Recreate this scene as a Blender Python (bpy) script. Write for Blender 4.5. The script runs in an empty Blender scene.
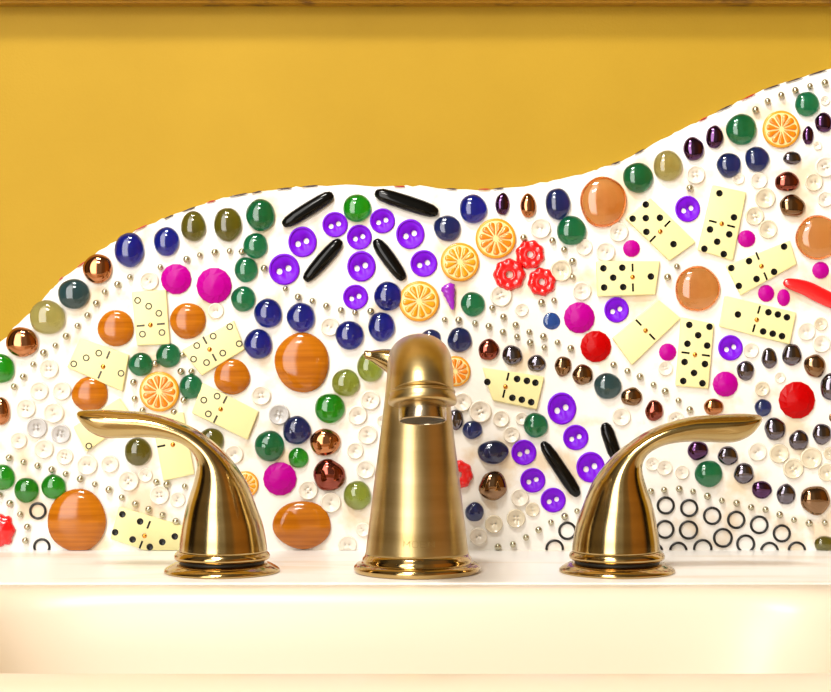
import bpy, bmesh, math, random
from mathutils import Vector, Matrix
# The backsplash wall is the plane y = 0 (front of the grout); x runs right, z up, the vanity deck is z = 0.
# The tables give each glued-on piece its place on the wall in millimetres (x, z).
GEMS = [
    (-162.29, 170.51, 8.54, 9.82, 'cobalt', 'cobalt blue glass gem nearest the lone large smoky gem, to its upper right'),
    (-180.23, 159.84, 8.33, 8.54, 'copper', 'coppery iridescent glass gem up and right of the lone large smoky gem'),
    (-141.29, 175.32, 7.26, 8.33, 'cobalt', 'cobalt blue glass gem nearest the upper left magenta rhinestone, to its upper left'),
    (-126.02, 183.86, 7.04, 8.75, 'olive', 'dark olive glass gem nearest the upper left magenta rhinestone, above it'),
    (-106.49, 184.92, 7.9, 9.82, 'olive', 'dark olive glass gem nearest the top green gem, to its left'),
    (-87.92, 190.26, 8.33, 9.18, 'emerald', 'emerald green glass gem nearest the top green gem, to its left'),
    (-90.8, 172.86, 7.04, 7.26, 'emerald', 'emerald green glass gem second nearest the upper left magenta rhinestone, to its upper right'),
    (-96.14, 159.31, 6.62, 7.26, 'emerald', 'emerald green glass gem nearest the upper left magenta rhinestone, to its upper right'),
    (-193.78, 145.6, 8.97, 8.75, 'smoke', 'large dark teal glass gem at far left near the top edge'),
    (-208.73, 132.26, 10.14, 9.82, 'paleolive', 'pale olive clear glass gem down and left of the lone large smoky gem'),
    (-223.14, 118.17, 9.29, 8.54, 'copper', 'coppery iridescent glass gem nearest the lone large smoky gem, to its lower left'),
    (-235.41, 103.22, 8.11, 8.33, 'green', 'bright green glass gem up and left of the left lever tip'),
    (-235.41, 79.06, 5.55, 8.01, 'copper', 'coppery iridescent glass gem left of the left lever tip'),
    (-169.98, 126.07, 10.25, 10.46, 'tiger', 'round striped brown stone nearest the lone large smoky gem, to its lower right'),
    (-184.71, 88.71, 10.25, 10.03, 'tiger', 'round striped brown stone nearest the left lever tip, to its upper right'),
    (-129.12, 130.34, 10.25, 10.25, 'tiger', 'round striped brown stone nearest the upper left magenta rhinestone, to its lower left'),
    (-104.14, 98.53, 10.25, 10.25, 'tiger', 'round striped brown stone nearest the brown stone beside spout top, to its left'),
    (-64.35, 106.64, 15.48, 17.08, 'bigtiger', 'big striped brown stone up left of the spout top'),
    (-191.97, 17.08, 16.54, 18.15, 'bigtiger', 'big striped brown stone resting on the counter at bottom left'),
    (-64.35, 14.48, 16.76, 13.56, 'bigtiger', 'big striped brown stone between left handle and spout base'),
    (-140.22, 110.7, 7.04, 7.04, 'emerald', 'emerald green glass gem above the leftmost orange slice'),
    (-155.91, 105.57, 6.83, 6.83, 'emerald', 'emerald green glass gem up and left of the leftmost orange slice'),
    (-127.41, 92.98, 6.62, 7.04, 'emerald', 'emerald green glass gem nearest the leftmost orange slice, to its right'),
    (-97.74, 142.72, 7.04, 7.26, 'emerald', 'emerald green glass gem nearest the upper left magenta rhinestone, to its lower right'),
    (-82.79, 59.31, 8.54, 8.75, 'emerald', 'emerald green glass gem nearest the lowest magenta rhinestone, above it'),
    (-115.88, 62.51, 7.26, 7.04, 'olive', 'dark olive glass gem nearest the left handle neck, above it'),
    (-157.49, 56.11, 7.69, 8.01, 'olive', 'dark olive glass gem left of the left handle neck'),
    (-234.34, 41.49, 7.26, 7.26, 'green', 'bright green glass gem nearest the lower left corner berry, above it'),
    (-220.68, 34.23, 6.94, 7.26, 'green', 'bright green glass gem nearest the lower left corner berry, to its upper right'),
    (-205.31, 36.15, 7.04, 7.04, 'green', 'bright green glass gem nearest the big brown stone at bottom left, to its upper left'),
    (-66.48, 52.59, 5.76, 5.76, 'green', 'bright green glass gem nearest the lowest magenta rhinestone, to its upper right'),
    (-48.66, 80.66, 8.54, 8.54, 'green', 'bright green glass gem nearest the lime gem beside the spout, to its lower left'),
    (-33.18, 194.21, 8.01, 8.01, 'green', 'bright green glass gem up and left of the purple cone bead'),
    (-83.65, 134.61, 8.01, 8.33, 'cobalt', 'cobalt blue glass gem nearest the upper left magenta rhinestone, to its lower right'),
    (-89.2, 117.1, 8.01, 8.54, 'cobalt', 'cobalt blue glass gem nearest the brown stone beside spout top, to its upper left'),
    (-64.99, 132.26, 8.11, 8.33, 'cobalt', 'cobalt blue glass gem above the brown stone beside spout top'),
    (-37.45, 122.12, 8.01, 8.33, 'cobalt', 'cobalt blue glass gem nearest the drain lift knob, to its upper left'),
    (-19.31, 126.92, 7.69, 8.33, 'cobalt', 'cobalt blue glass gem nearest the drain lift knob, above it'),
    (-15.57, 144.21, 8.11, 8.33, 'cobalt', 'cobalt blue glass gem nearest the purple cone bead, to its left'),
    (-67.34, 68.17, 7.9, 8.33, 'navy', 'dark navy glass gem above the lowest magenta rhinestone'),
    (18.03, 182.79, 7.69, 7.47, 'navy', 'dark navy glass gem left of the top middle orange slice'),
    (32.66, 193.78, 7.79, 8.33, 'cobalt', 'cobalt blue glass gem nearest the tiny right dark oval bead, to its left'),
    (80.69, 196.67, 7.26, 8.97, 'navy', 'dark navy glass gem nearest the top amber cabochon, to its left'),
    (49.31, 196.56, 4.06, 6.4, 'plum', 'dark plum glossy gem nearest the tiny right dark oval bead, to its right'),
    (63.93, 195.6, 4.48, 7.04, 'copper', 'coppery iridescent glass gem right of the tiny right dark oval bead'),
    (88.46, 181.4, 8.33, 8.54, 'emerald', 'emerald green glass gem nearest the top amber cabochon, to its lower left'),
    (24.97, 119.45, 7.04, 7.04, 'navy', 'dark navy glass gem nearest the purple cone bead, below it'),
    (77.27, 130.12, 4.91, 4.91, 'flatblue', 'small flat blue gem left of a magenta rhinestone'),
    (32.44, 139.73, 6.94, 7.04, 'emerald', 'emerald green glass gem right of the purple cone bead'),
    (41.52, 113.9, 5.87, 6.19, 'garnet', 'reddish brown shiny gem up and left of the domino beside the spout'),
    (54.86, 110.7, 5.76, 5.76, 'hematite', 'dark grey metallic gem above the domino beside the spout'),
    (68.73, 106.11, 5.12, 4.91, 'hematite', 'dark grey metallic gem nearest the domino beside the spout, to its upper right'),
    (83.68, 104.51, 4.8, 5.76, 'bronze', 'bronze brown faceted gem nearest the flat blue gem, below it'),
    (22.84, 74.26, 4.48, 5.87, 'hematite', 'dark grey metallic gem nearest the spout nozzle, to its right'),
    (32.23, 68.38, 5.76, 5.12, 'navy', 'dark navy glass gem nearest the spout nozzle, to its right'),
    (43.97, 55.79, 8.75, 6.83, 'navy', 'dark navy glass gem nearest the spout nozzle, to its lower right'),
    (43.97, 36.58, 8.01, 8.33, 'bronze', 'bronze brown faceted gem down and right of the spout nozzle'),
    (33.51, 21.85, 5.34, 5.55, 'navy', 'dark navy glass gem nearest the spout base, to its upper right'),
    (68.2, 71.05, 7.04, 7.04, 'emerald', 'emerald green glass gem nearest the domino beside the spout, to its lower right'),
    (8.75, 120.52, 5.55, 5.12, 'navy', 'dark navy glass gem nearest the purple cone bead, to its lower left'),
    (-39.59, 95.11, 7.9, 7.9, 'lime', 'lime green clear gem down and left of the drain lift knob'),
    (-25.71, 104.29, 7.47, 8.75, 'lime', 'lime green clear gem nearest the drain lift knob, below it'),
    (-51.33, 61.45, 8.75, 7.69, 'copper', 'coppery iridescent glass gem nearest the lowest magenta rhinestone, to its upper right'),
    (-48.98, 42.77, 9.07, 9.18, 'garnet', 'reddish brown shiny gem nearest the lowest magenta rhinestone, to its right'),
    (-32.97, 31.24, 7.9, 8.33, 'lime', 'lime green clear gem nearest the brown stone beside spout base, to its upper right'),
    (157.7, 227.85, 5.87, 6.83, 'plum', 'dark plum glossy gem nearest the pale olive gem at upper right, to its upper right'),
    (169.66, 234.58, 4.91, 6.62, 'plum', 'dark plum glossy gem nearest the upper right orange slice, to its left'),
    (184.71, 238.85, 8.75, 8.97, 'emerald', 'emerald green glass gem nearest the upper right orange slice, to its left'),
    (177.77, 218.57, 7.04, 7.04, 'navy', 'dark navy glass gem nearest the pale olive gem at upper right, to its right'),
    (193.68, 222.09, 7.04, 7.04, 'navy', 'dark navy glass gem nearest the upper right orange slice, to its lower left'),
    (222.07, 253.26, 7.04, 7.04, 'emerald', 'emerald green glass gem up and right of the upper right orange slice'),
    (231.57, 242.8, 4.91, 5.76, 'plum', 'dark plum glossy gem second nearest the upper right orange slice, to its right'),
    (222.82, 235.43, 3.2, 5.34, 'plum', 'dark plum glossy gem nearest the upper right orange slice, to its right'),
    (213.74, 222.62, 5.12, 3.84, 'hematite', 'dark grey metallic gem down and right of the upper right orange slice'),
    (210.75, 209.15, 7.04, 5.55, 'garnet', 'reddish brown shiny gem below the upper right orange slice'),
    (213.74, 195.49, 7.26, 6.4, 'bronze', 'bronze brown faceted gem up and left of the right edge amber cabochon'),
    (126.12, 211.5, 8.54, 8.75, 'emerald', 'emerald green glass gem nearest the pale olive gem at upper right, to its left'),
    (142.98, 218.23, 8.33, 8.75, 'paleolive', 'pale olive clear glass gem up and right of the top amber cabochon'),
    (106.39, 197.73, 13.34, 14.41, 'bigamber', 'large clear amber cabochon nearest the top edge of the mosaic'),
    (159.84, 148.48, 12.7, 13.02, 'bigamber', 'large clear amber cabochon above the double five domino'),
    (228.15, 177.45, 12.6, 12.81, 'bigamber', 'large clear amber cabochon cut by the right edge of the photo'),
    (200.72, 108.99, 4.48, 5.98, 'hematite', 'dark grey metallic gem nearest the large red rhinestone, to its upper left'),
    (213.53, 110.91, 5.55, 6.4, 'hematite', 'dark grey metallic gem nearest the large red rhinestone, above it'),
    (226.55, 104.72, 6.19, 6.62, 'bronze', 'bronze brown faceted gem up and right of the large red rhinestone'),
    (187.27, 102.05, 5.12, 5.55, 'hematite', 'dark grey metallic gem nearest the double five domino, to its right'),
    (235.31, 92.76, 5.55, 8.01, 'hematite', 'dark grey metallic gem right of the large red rhinestone'),
    (197.2, 80.98, 4.91, 4.91, 'navy', 'dark navy glass gem nearest the right lever tip, above it'),
    (169.13, 81.41, 5.55, 4.91, 'copper', 'coppery iridescent glass gem nearest the right lever tip, to its left'),
    (203.92, 68.92, 5.98, 6.62, 'hematite', 'dark grey metallic gem nearest the right lever tip, to its right'),
    (217.48, 62.51, 5.55, 5.87, 'hematite', 'dark grey metallic gem nearest the large red rhinestone, below it'),
    (230.61, 66.04, 5.34, 6.19, 'hematite', 'dark grey metallic gem down and right of the large red rhinestone'),
    (160.16, 56.64, 5.87, 5.55, 'plum', 'dark plum glossy gem nearest the emerald gem under the right lever, to its upper left'),
    (177.24, 53.65, 5.76, 5.55, 'hematite', 'dark grey metallic gem nearest the emerald gem under the right lever, to its upper right'),
    (186.31, 43.62, 5.76, 5.98, 'hematite', 'dark grey metallic gem nearest the emerald gem under the right lever, to its right'),
    (196.45, 34.44, 5.76, 5.12, 'plum', 'dark plum glossy gem up and right of the black rings'),
    (210.22, 31.77, 5.55, 5.87, 'hematite', 'dark grey metallic gem nearest the black rings, to its upper right'),
    (226.77, 28.57, 8.33, 8.54, 'bronze', 'bronze brown faceted gem down and right of the right lever tip'),
    (166.24, 43.51, 7.9, 7.69, 'emerald', 'emerald green glass gem nearest the black rings, above it'),
    (236.69, 75.32, 1.92, 2.67, 'bronze', 'bronze brown faceted gem down and right of the large red rhinestone'),
    (232.42, 3.53, 6.19, 4.7, 'olive', 'dark olive glass gem right of the black rings'),
    (94.86, 99.7, 5.76, 5.98, 'bronze', 'bronze brown faceted gem nearest the smaller red rhinestone, to its lower left'),
    (108.95, 93.3, 7.9, 7.47, 'smoke', 'large dark teal glass gem among brown gems above the right handle'),
    (122.62, 87.21, 5.98, 5.34, 'bronze', 'bronze brown faceted gem nearest the smaller red rhinestone, to its lower right'),
    (135.43, 79.27, 5.12, 5.98, 'garnet', 'reddish brown shiny gem above the right handle neck'),
]
RHINE = [
    (-135.84, 153.97, 8.75, 8.75, 'magenta', 'magenta rhinestone left of the upper left magenta rhinestone'),
    (-114.28, 150.23, 10.14, 10.35, 'magenta', 'magenta rhinestone nearest the brown stone beside spout top, to its upper left'),
    (-76.92, 40.63, 9.61, 9.61, 'magenta', 'magenta rhinestone nearest the brown stone beside spout base, to its upper left'),
    (92.94, 132.04, 8.86, 8.97, 'magenta', 'magenta rhinestone nearest the flat blue gem, to its right'),
    (122.62, 171.37, 4.91, 4.91, 'magenta', 'magenta rhinestone nearest the top amber cabochon, to its lower right'),
    (143.11, 112.51, 5.02, 5.02, 'magenta', 'magenta rhinestone nearest the double five domino, to its left'),
    (187.91, 176.92, 5.12, 4.91, 'magenta', 'magenta rhinestone up and right of the middle amber cabochon'),
    (229.97, 158.99, 4.91, 4.91, 'magenta', 'magenta rhinestone below the right edge amber cabochon'),
    (199.01, 145.92, 4.7, 4.91, 'magenta', 'magenta rhinestone nearest the middle amber cabochon, to its right'),
    (208.94, 143.47, 3.74, 4.91, 'magenta', 'magenta rhinestone nearest the red curved bead, to its left'),
    (175.85, 94.36, 7.26, 7.26, 'magenta', 'magenta rhinestone down and right of the double five domino'),
    (102.34, 115.71, 8.86, 9.07, 'red', 'smaller faceted red rhinestone left of the blank domino'),
    (216.41, 85.29, 10.46, 10.67, 'red', 'largest faceted red rhinestone at right among dark gems'),
]
SLICES = [
    (-145.24, 90.1, 11.42, 'o', 'orange slice bead surrounded by green gems at left'),
    (-96.67, 37.43, 7.69, 'y', 'yellow orange slice bead half hidden behind the left handle'),
    (45.47, 176.92, 11.53, 'o', 'larger orange slice bead at top, up left of red flowers'),
    (25.18, 163.58, 10.99, 'y', 'yellow orange slice bead left of the red flower beads'),
    (2.02, 141.33, 11.53, 'y', 'yellow orange slice bead just above the spout'),
    (207.34, 238.85, 10.67, 'o', 'orange slice bead near the top edge at far right'),
    (22.52, 101.62, 8.75, 'o', 'orange slice bead half hidden behind the right of the spout top'),
]
FLOWERS = [
    (53.26, 156.42, 9.07, 'left red flower bead of the trio'),
    (65.0, 167.85, 8.22, 'top red flower bead of the trio'),
    (71.72, 152.37, 8.01, 'right red flower bead of the trio'),
    (24.44, 42.98, 8.11, 'lone red flower bead half hidden behind the spout'),
]
PBTN = [
    (-64.14, 175.1, 8.11, 8.75, 'purple two-hole button nearest the upper left magenta rhinestone, to its upper right'),
    (-45.67, 184.92, 7.26, 7.26, 'purple two-hole button nearest the top green gem, to its lower left'),
    (-31.9, 177.77, 7.15, 7.15, 'purple two-hole button nearest the top green gem, below it'),
    (-18.77, 187.06, 7.15, 7.15, 'purple two-hole button nearest the top green gem, to its lower right'),
    (-2.97, 179.48, 8.11, 8.54, 'purple two-hole button nearest the tiny right dark oval bead, to its left'),
    (-30.73, 161.23, 8.11, 8.75, 'purple two-hole button nearest the purple cone bead, to its left'),
    (4.71, 162.83, 7.69, 7.69, 'purple two-hole button nearest the purple cone bead, to its upper left'),
    (-74.49, 159.52, 8.75, 8.97, 'purple two-hole button nearest the upper left magenta rhinestone, to its right'),
    (-34.04, 143.79, 7.15, 7.15, 'purple two-hole button nearest the drain lift knob, above it'),
    (61.48, 55.58, 7.15, 7.26, 'purple two-hole button nearest the domino beside the spout, below it'),
    (66.6, 39.78, 7.15, 7.04, 'purple two-hole button nearest the spout nozzle, to its lower right'),
    (78.13, 28.57, 7.15, 7.04, 'purple two-hole button nearest the right handle base, to its upper left'),
    (83.02, 80.55, 8.22, 9.18, 'purple two-hole button nearest the domino beside the spout, to its lower right'),
    (90.92, 64.11, 7.26, 7.26, 'purple two-hole button nearest the smaller red rhinestone, below it'),
    (99.35, 47.25, 8.11, 8.75, 'purple two-hole button nearest the right handle neck, to its left'),
    (154.43, 193.78, 7.15, 7.47, 'purple two-hole button down and right of the pale olive gem at upper right'),
    (114.08, 136.53, 7.04, 7.26, 'purple two-hole button nearest the blank domino, to its upper left'),
    (178.73, 114.97, 7.04, 7.26, 'purple two-hole button right of the double five domino'),
]
BUGLES = [
    (-75.24, 184.55, -46.85, 202.16, 3.98, 'long black bead left of the green gem at the top'),
    (-23.0, 203.01, 12.78, 191.37, 4.26, 'long black bead right of the green gem at the top'),
    (-62.75, 153.04, -42.31, 176.04, 3.98, 'black bead slanting down left between purple buttons'),
    (-23.0, 176.32, -6.53, 153.61, 3.98, 'black bead slanting down right between purple buttons'),
    (71.83, 61.61, 92.28, 30.95, 3.83, 'long black bead slanting between lower purple buttons'),
    (107.04, 72.4, 114.42, 50.82, 3.69, 'black bead partly hidden behind the right handle'),
]
WBTN = [
    (-207.98, 103.22, 5.55, 'w', 'white button nearest the lone large smoky gem, below it'),
    (-213.53, 90.63, 5.34, 'w', 'white button second nearest the left lever tip, to its upper left'),
    (-200.72, 90.63, 5.34, 'w', 'white button nearest the left lever tip, to its upper left'),
    (-221.0, 80.66, 5.55, 'w', 'white button second nearest the left lever tip, to its left'),
    (-205.31, 78.2, 5.87, 'w', 'white button nearest the left lever tip, to its left'),
    (-214.81, 69.67, 5.87, 'g', 'grey four-hole button left of the left lever tip'),
    (-201.25, 66.25, 5.55, 'g', 'grey four-hole button down and left of the left lever tip'),
    (-210.86, 57.71, 5.55, 'w', 'white button down and left of the left lever tip'),
    (-225.27, 62.51, 4.8, 'w', 'white button nearest the lower left corner berry, above it'),
    (-199.12, 53.44, 4.8, 'w', 'white button nearest the left lever tip, below it'),
    (-186.31, 48.64, 5.87, 'w', 'white button nearest the big brown stone at bottom left, above it'),
    (-173.5, 49.17, 5.12, 'w', 'white button nearest the left lever tip, to its lower right'),
    (-162.83, 39.56, 5.87, 'w', 'white button nearest the big brown stone at bottom left, to its upper right'),
    (-151.11, 152.9, 5.34, 'w', 'white button left of the upper left magenta rhinestone'),
    (-113.22, 135.99, 4.48, 'w', 'white button nearest the upper left magenta rhinestone, below it'),
    (-87.6, 87.96, 5.55, 'w', 'white button nearest the brown stone beside spout top, to its lower left'),
    (-77.46, 77.14, 5.87, 'g', 'grey four-hole button above the lowest magenta rhinestone'),
    (-103.07, 54.51, 5.34, 'w', 'white button nearest the left handle neck, to its right'),
    (-145.24, 31.56, 5.55, 'w', 'white button nearest the big brown stone at bottom left, to its right'),
    (-135.1, 28.89, 4.48, 'w', 'white button nearest the left handle neck, to its lower left'),
    (-48.66, 126.92, 5.34, 'w', 'white button nearest the brown stone beside spout top, to its upper right'),
    (-25.71, 85.29, 5.55, 'w', 'white button nearest the lime gem beside the spout, to its lower right'),
    (-32.97, 76.71, 5.55, 'w', 'white button nearest the lime gem beside the spout, below it'),
    (-27.31, 65.72, 5.55, 'w', 'white button nearest the lowest magenta rhinestone, to its upper right'),
    (-18.77, 73.72, 3.2, 'w', 'white button nearest the spout nozzle, to its left'),
    (-34.25, 56.64, 4.8, 'w', 'white button nearest the spout nozzle, to its lower left'),
    (-28.38, 45.97, 5.34, 'w', 'white button second nearest the spout nozzle, to its lower left'),
    (-60.93, 34.23, 5.55, 'w', 'white button nearest the brown stone beside spout base, above it'),
    (-48.12, 27.29, 5.87, 'w', 'white button nearest the brown stone beside spout base, to its upper right'),
    (-29.98, 11.81, 4.06, 'w', 'white button nearest the brown stone beside spout base, to its right'),
    (-38.6, 3.21, 5.34, 'w', 'white button down and right of the brown stone beside spout base'),
    (70.87, 182.79, 5.87, 'w', 'white button nearest the top middle orange slice, to its right'),
    (82.61, 158.77, 6.19, 'c', 'cream button nearest the red flower bead trio, to its right'),
    (48.45, 144.53, 6.19, 'w', 'white button nearest the red flower bead trio, to its lower left'),
    (60.2, 136.53, 3.84, 'w', 'white button nearest the red flower bead trio, below it'),
    (26.57, 84.22, 5.34, 'w', 'white button nearest the spout nozzle, to its right'),
    (36.71, 78.89, 6.4, 'w', 'white button second nearest the domino beside the spout, to its lower left'),
    (48.45, 74.79, 4.8, 'w', 'white button nearest the domino beside the spout, to its lower left'),
    (60.2, 74.79, 3.63, 'w', 'white button nearest the domino beside the spout, below it'),
    (54.32, 65.72, 4.8, 'w', 'white button second nearest the domino beside the spout, below it'),
    (59.13, 29.96, 5.12, 'w', 'white button nearest the right handle base, to its upper left'),
    (66.39, 23.23, 4.06, 'c', 'cream button up and left of the right handle base'),
    (56.99, 18.22, 5.34, 'c', 'cream button nearest the right handle base, to its left'),
    (44.4, 15.01, 5.12, 'c', 'cream button nearest the spout base, to its upper right'),
    (35.58, 8.01, 5.12, 'w', 'white button nearest the spout base, to its right'),
    (115.15, 180.65, 5.55, 'w', 'white button nearest the top amber cabochon, to its lower right'),
    (107.67, 169.45, 5.55, 'w', 'white button nearest the top amber cabochon, below it'),
    (95.72, 172.11, 4.7, 'w', 'white button nearest the top amber cabochon, to its lower left'),
    (158.91, 213.21, 5.34, 'w', 'white button nearest the pale olive gem at upper right, to its right'),
    (94.33, 147.2, 5.34, 'w', 'white button nearest the flat blue gem, to its upper right'),
    (116.75, 75.86, 5.34, 'w', 'white button nearest the right handle neck, to its upper left'),
    (147.7, 74.26, 4.91, 'w', 'white button nearest the right handle neck, to its upper right'),
    (141.3, 47.04, 4.48, 'w', 'white button nearest the right handle neck, to its lower right'),
    (151.22, 44.37, 4.06, 'w', 'white button nearest the emerald gem under the right lever, to its left'),
    (134.36, 49.17, 4.06, 'w', 'white button below the right handle neck'),
    (194.74, 210.01, 4.91, 'w', 'white button nearest the upper right orange slice, to its lower left'),
    (198.27, 199.87, 5.87, 'c', 'cream button up and left of the right edge amber cabochon'),
    (192.4, 189.73, 5.34, 'c', 'cream button nearest the pale olive gem at upper right, to its lower right'),
    (199.87, 182.26, 5.34, 'c', 'cream button nearest the right edge amber cabochon, to its left'),
    (183.32, 211.07, 3.42, 'w', 'white button second nearest the upper right orange slice, to its lower left'),
    (232.42, 217.48, 5.87, 'w', 'white button second nearest the upper right orange slice, to its lower right'),
    (226.02, 208.94, 5.12, 'c', 'cream button above the right edge amber cabochon'),
    (232.42, 199.33, 4.48, 'w', 'white button nearest the right edge amber cabochon, above it'),
    (232.42, 255.39, 2.78, 'w', 'white button up and right of the upper right orange slice'),
    (228.15, 229.78, 2.56, 'w', 'white button nearest the upper right orange slice, to its lower right'),
    (221.75, 124.25, 5.12, 'w', 'white button nearest the red curved bead, below it'),
    (229.97, 128.52, 3.84, 'c', 'cream button nearest the red curved bead, below it'),
    (230.29, 117.31, 5.12, 'w', 'white button up and right of the large red rhinestone'),
    (190.26, 113.58, 4.48, 'w', 'white button nearest the double five domino, to its right'),
    (196.67, 91.7, 4.27, 'c', 'cream button nearest the right lever tip, above it'),
    (194.0, 56.11, 5.34, 'w', 'white button below the right lever tip'),
    (206.27, 55.04, 5.55, 'c', 'cream button nearest the right lever tip, to its lower right'),
    (214.28, 46.5, 5.87, 'c', 'cream button nearest the black rings, to its upper right'),
    (224.42, 52.37, 6.19, 'c', 'cream button second nearest the large red rhinestone, below it'),
    (233.49, 44.37, 5.12, 'c', 'cream button second nearest the large red rhinestone, to its lower right'),
    (235.09, 55.04, 3.63, 'c', 'cream button nearest the large red rhinestone, to its lower right'),
    (-153.24, 42.77, 4.06, 'w', 'white button nearest the left handle neck, to its left'),
    (206.81, 98.1, 3.2, 'w', 'white button nearest the large red rhinestone, to its upper left'),
    (141.83, 103.44, 4.27, 'w', 'white button nearest the double five domino, to its lower left'),
]
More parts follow.
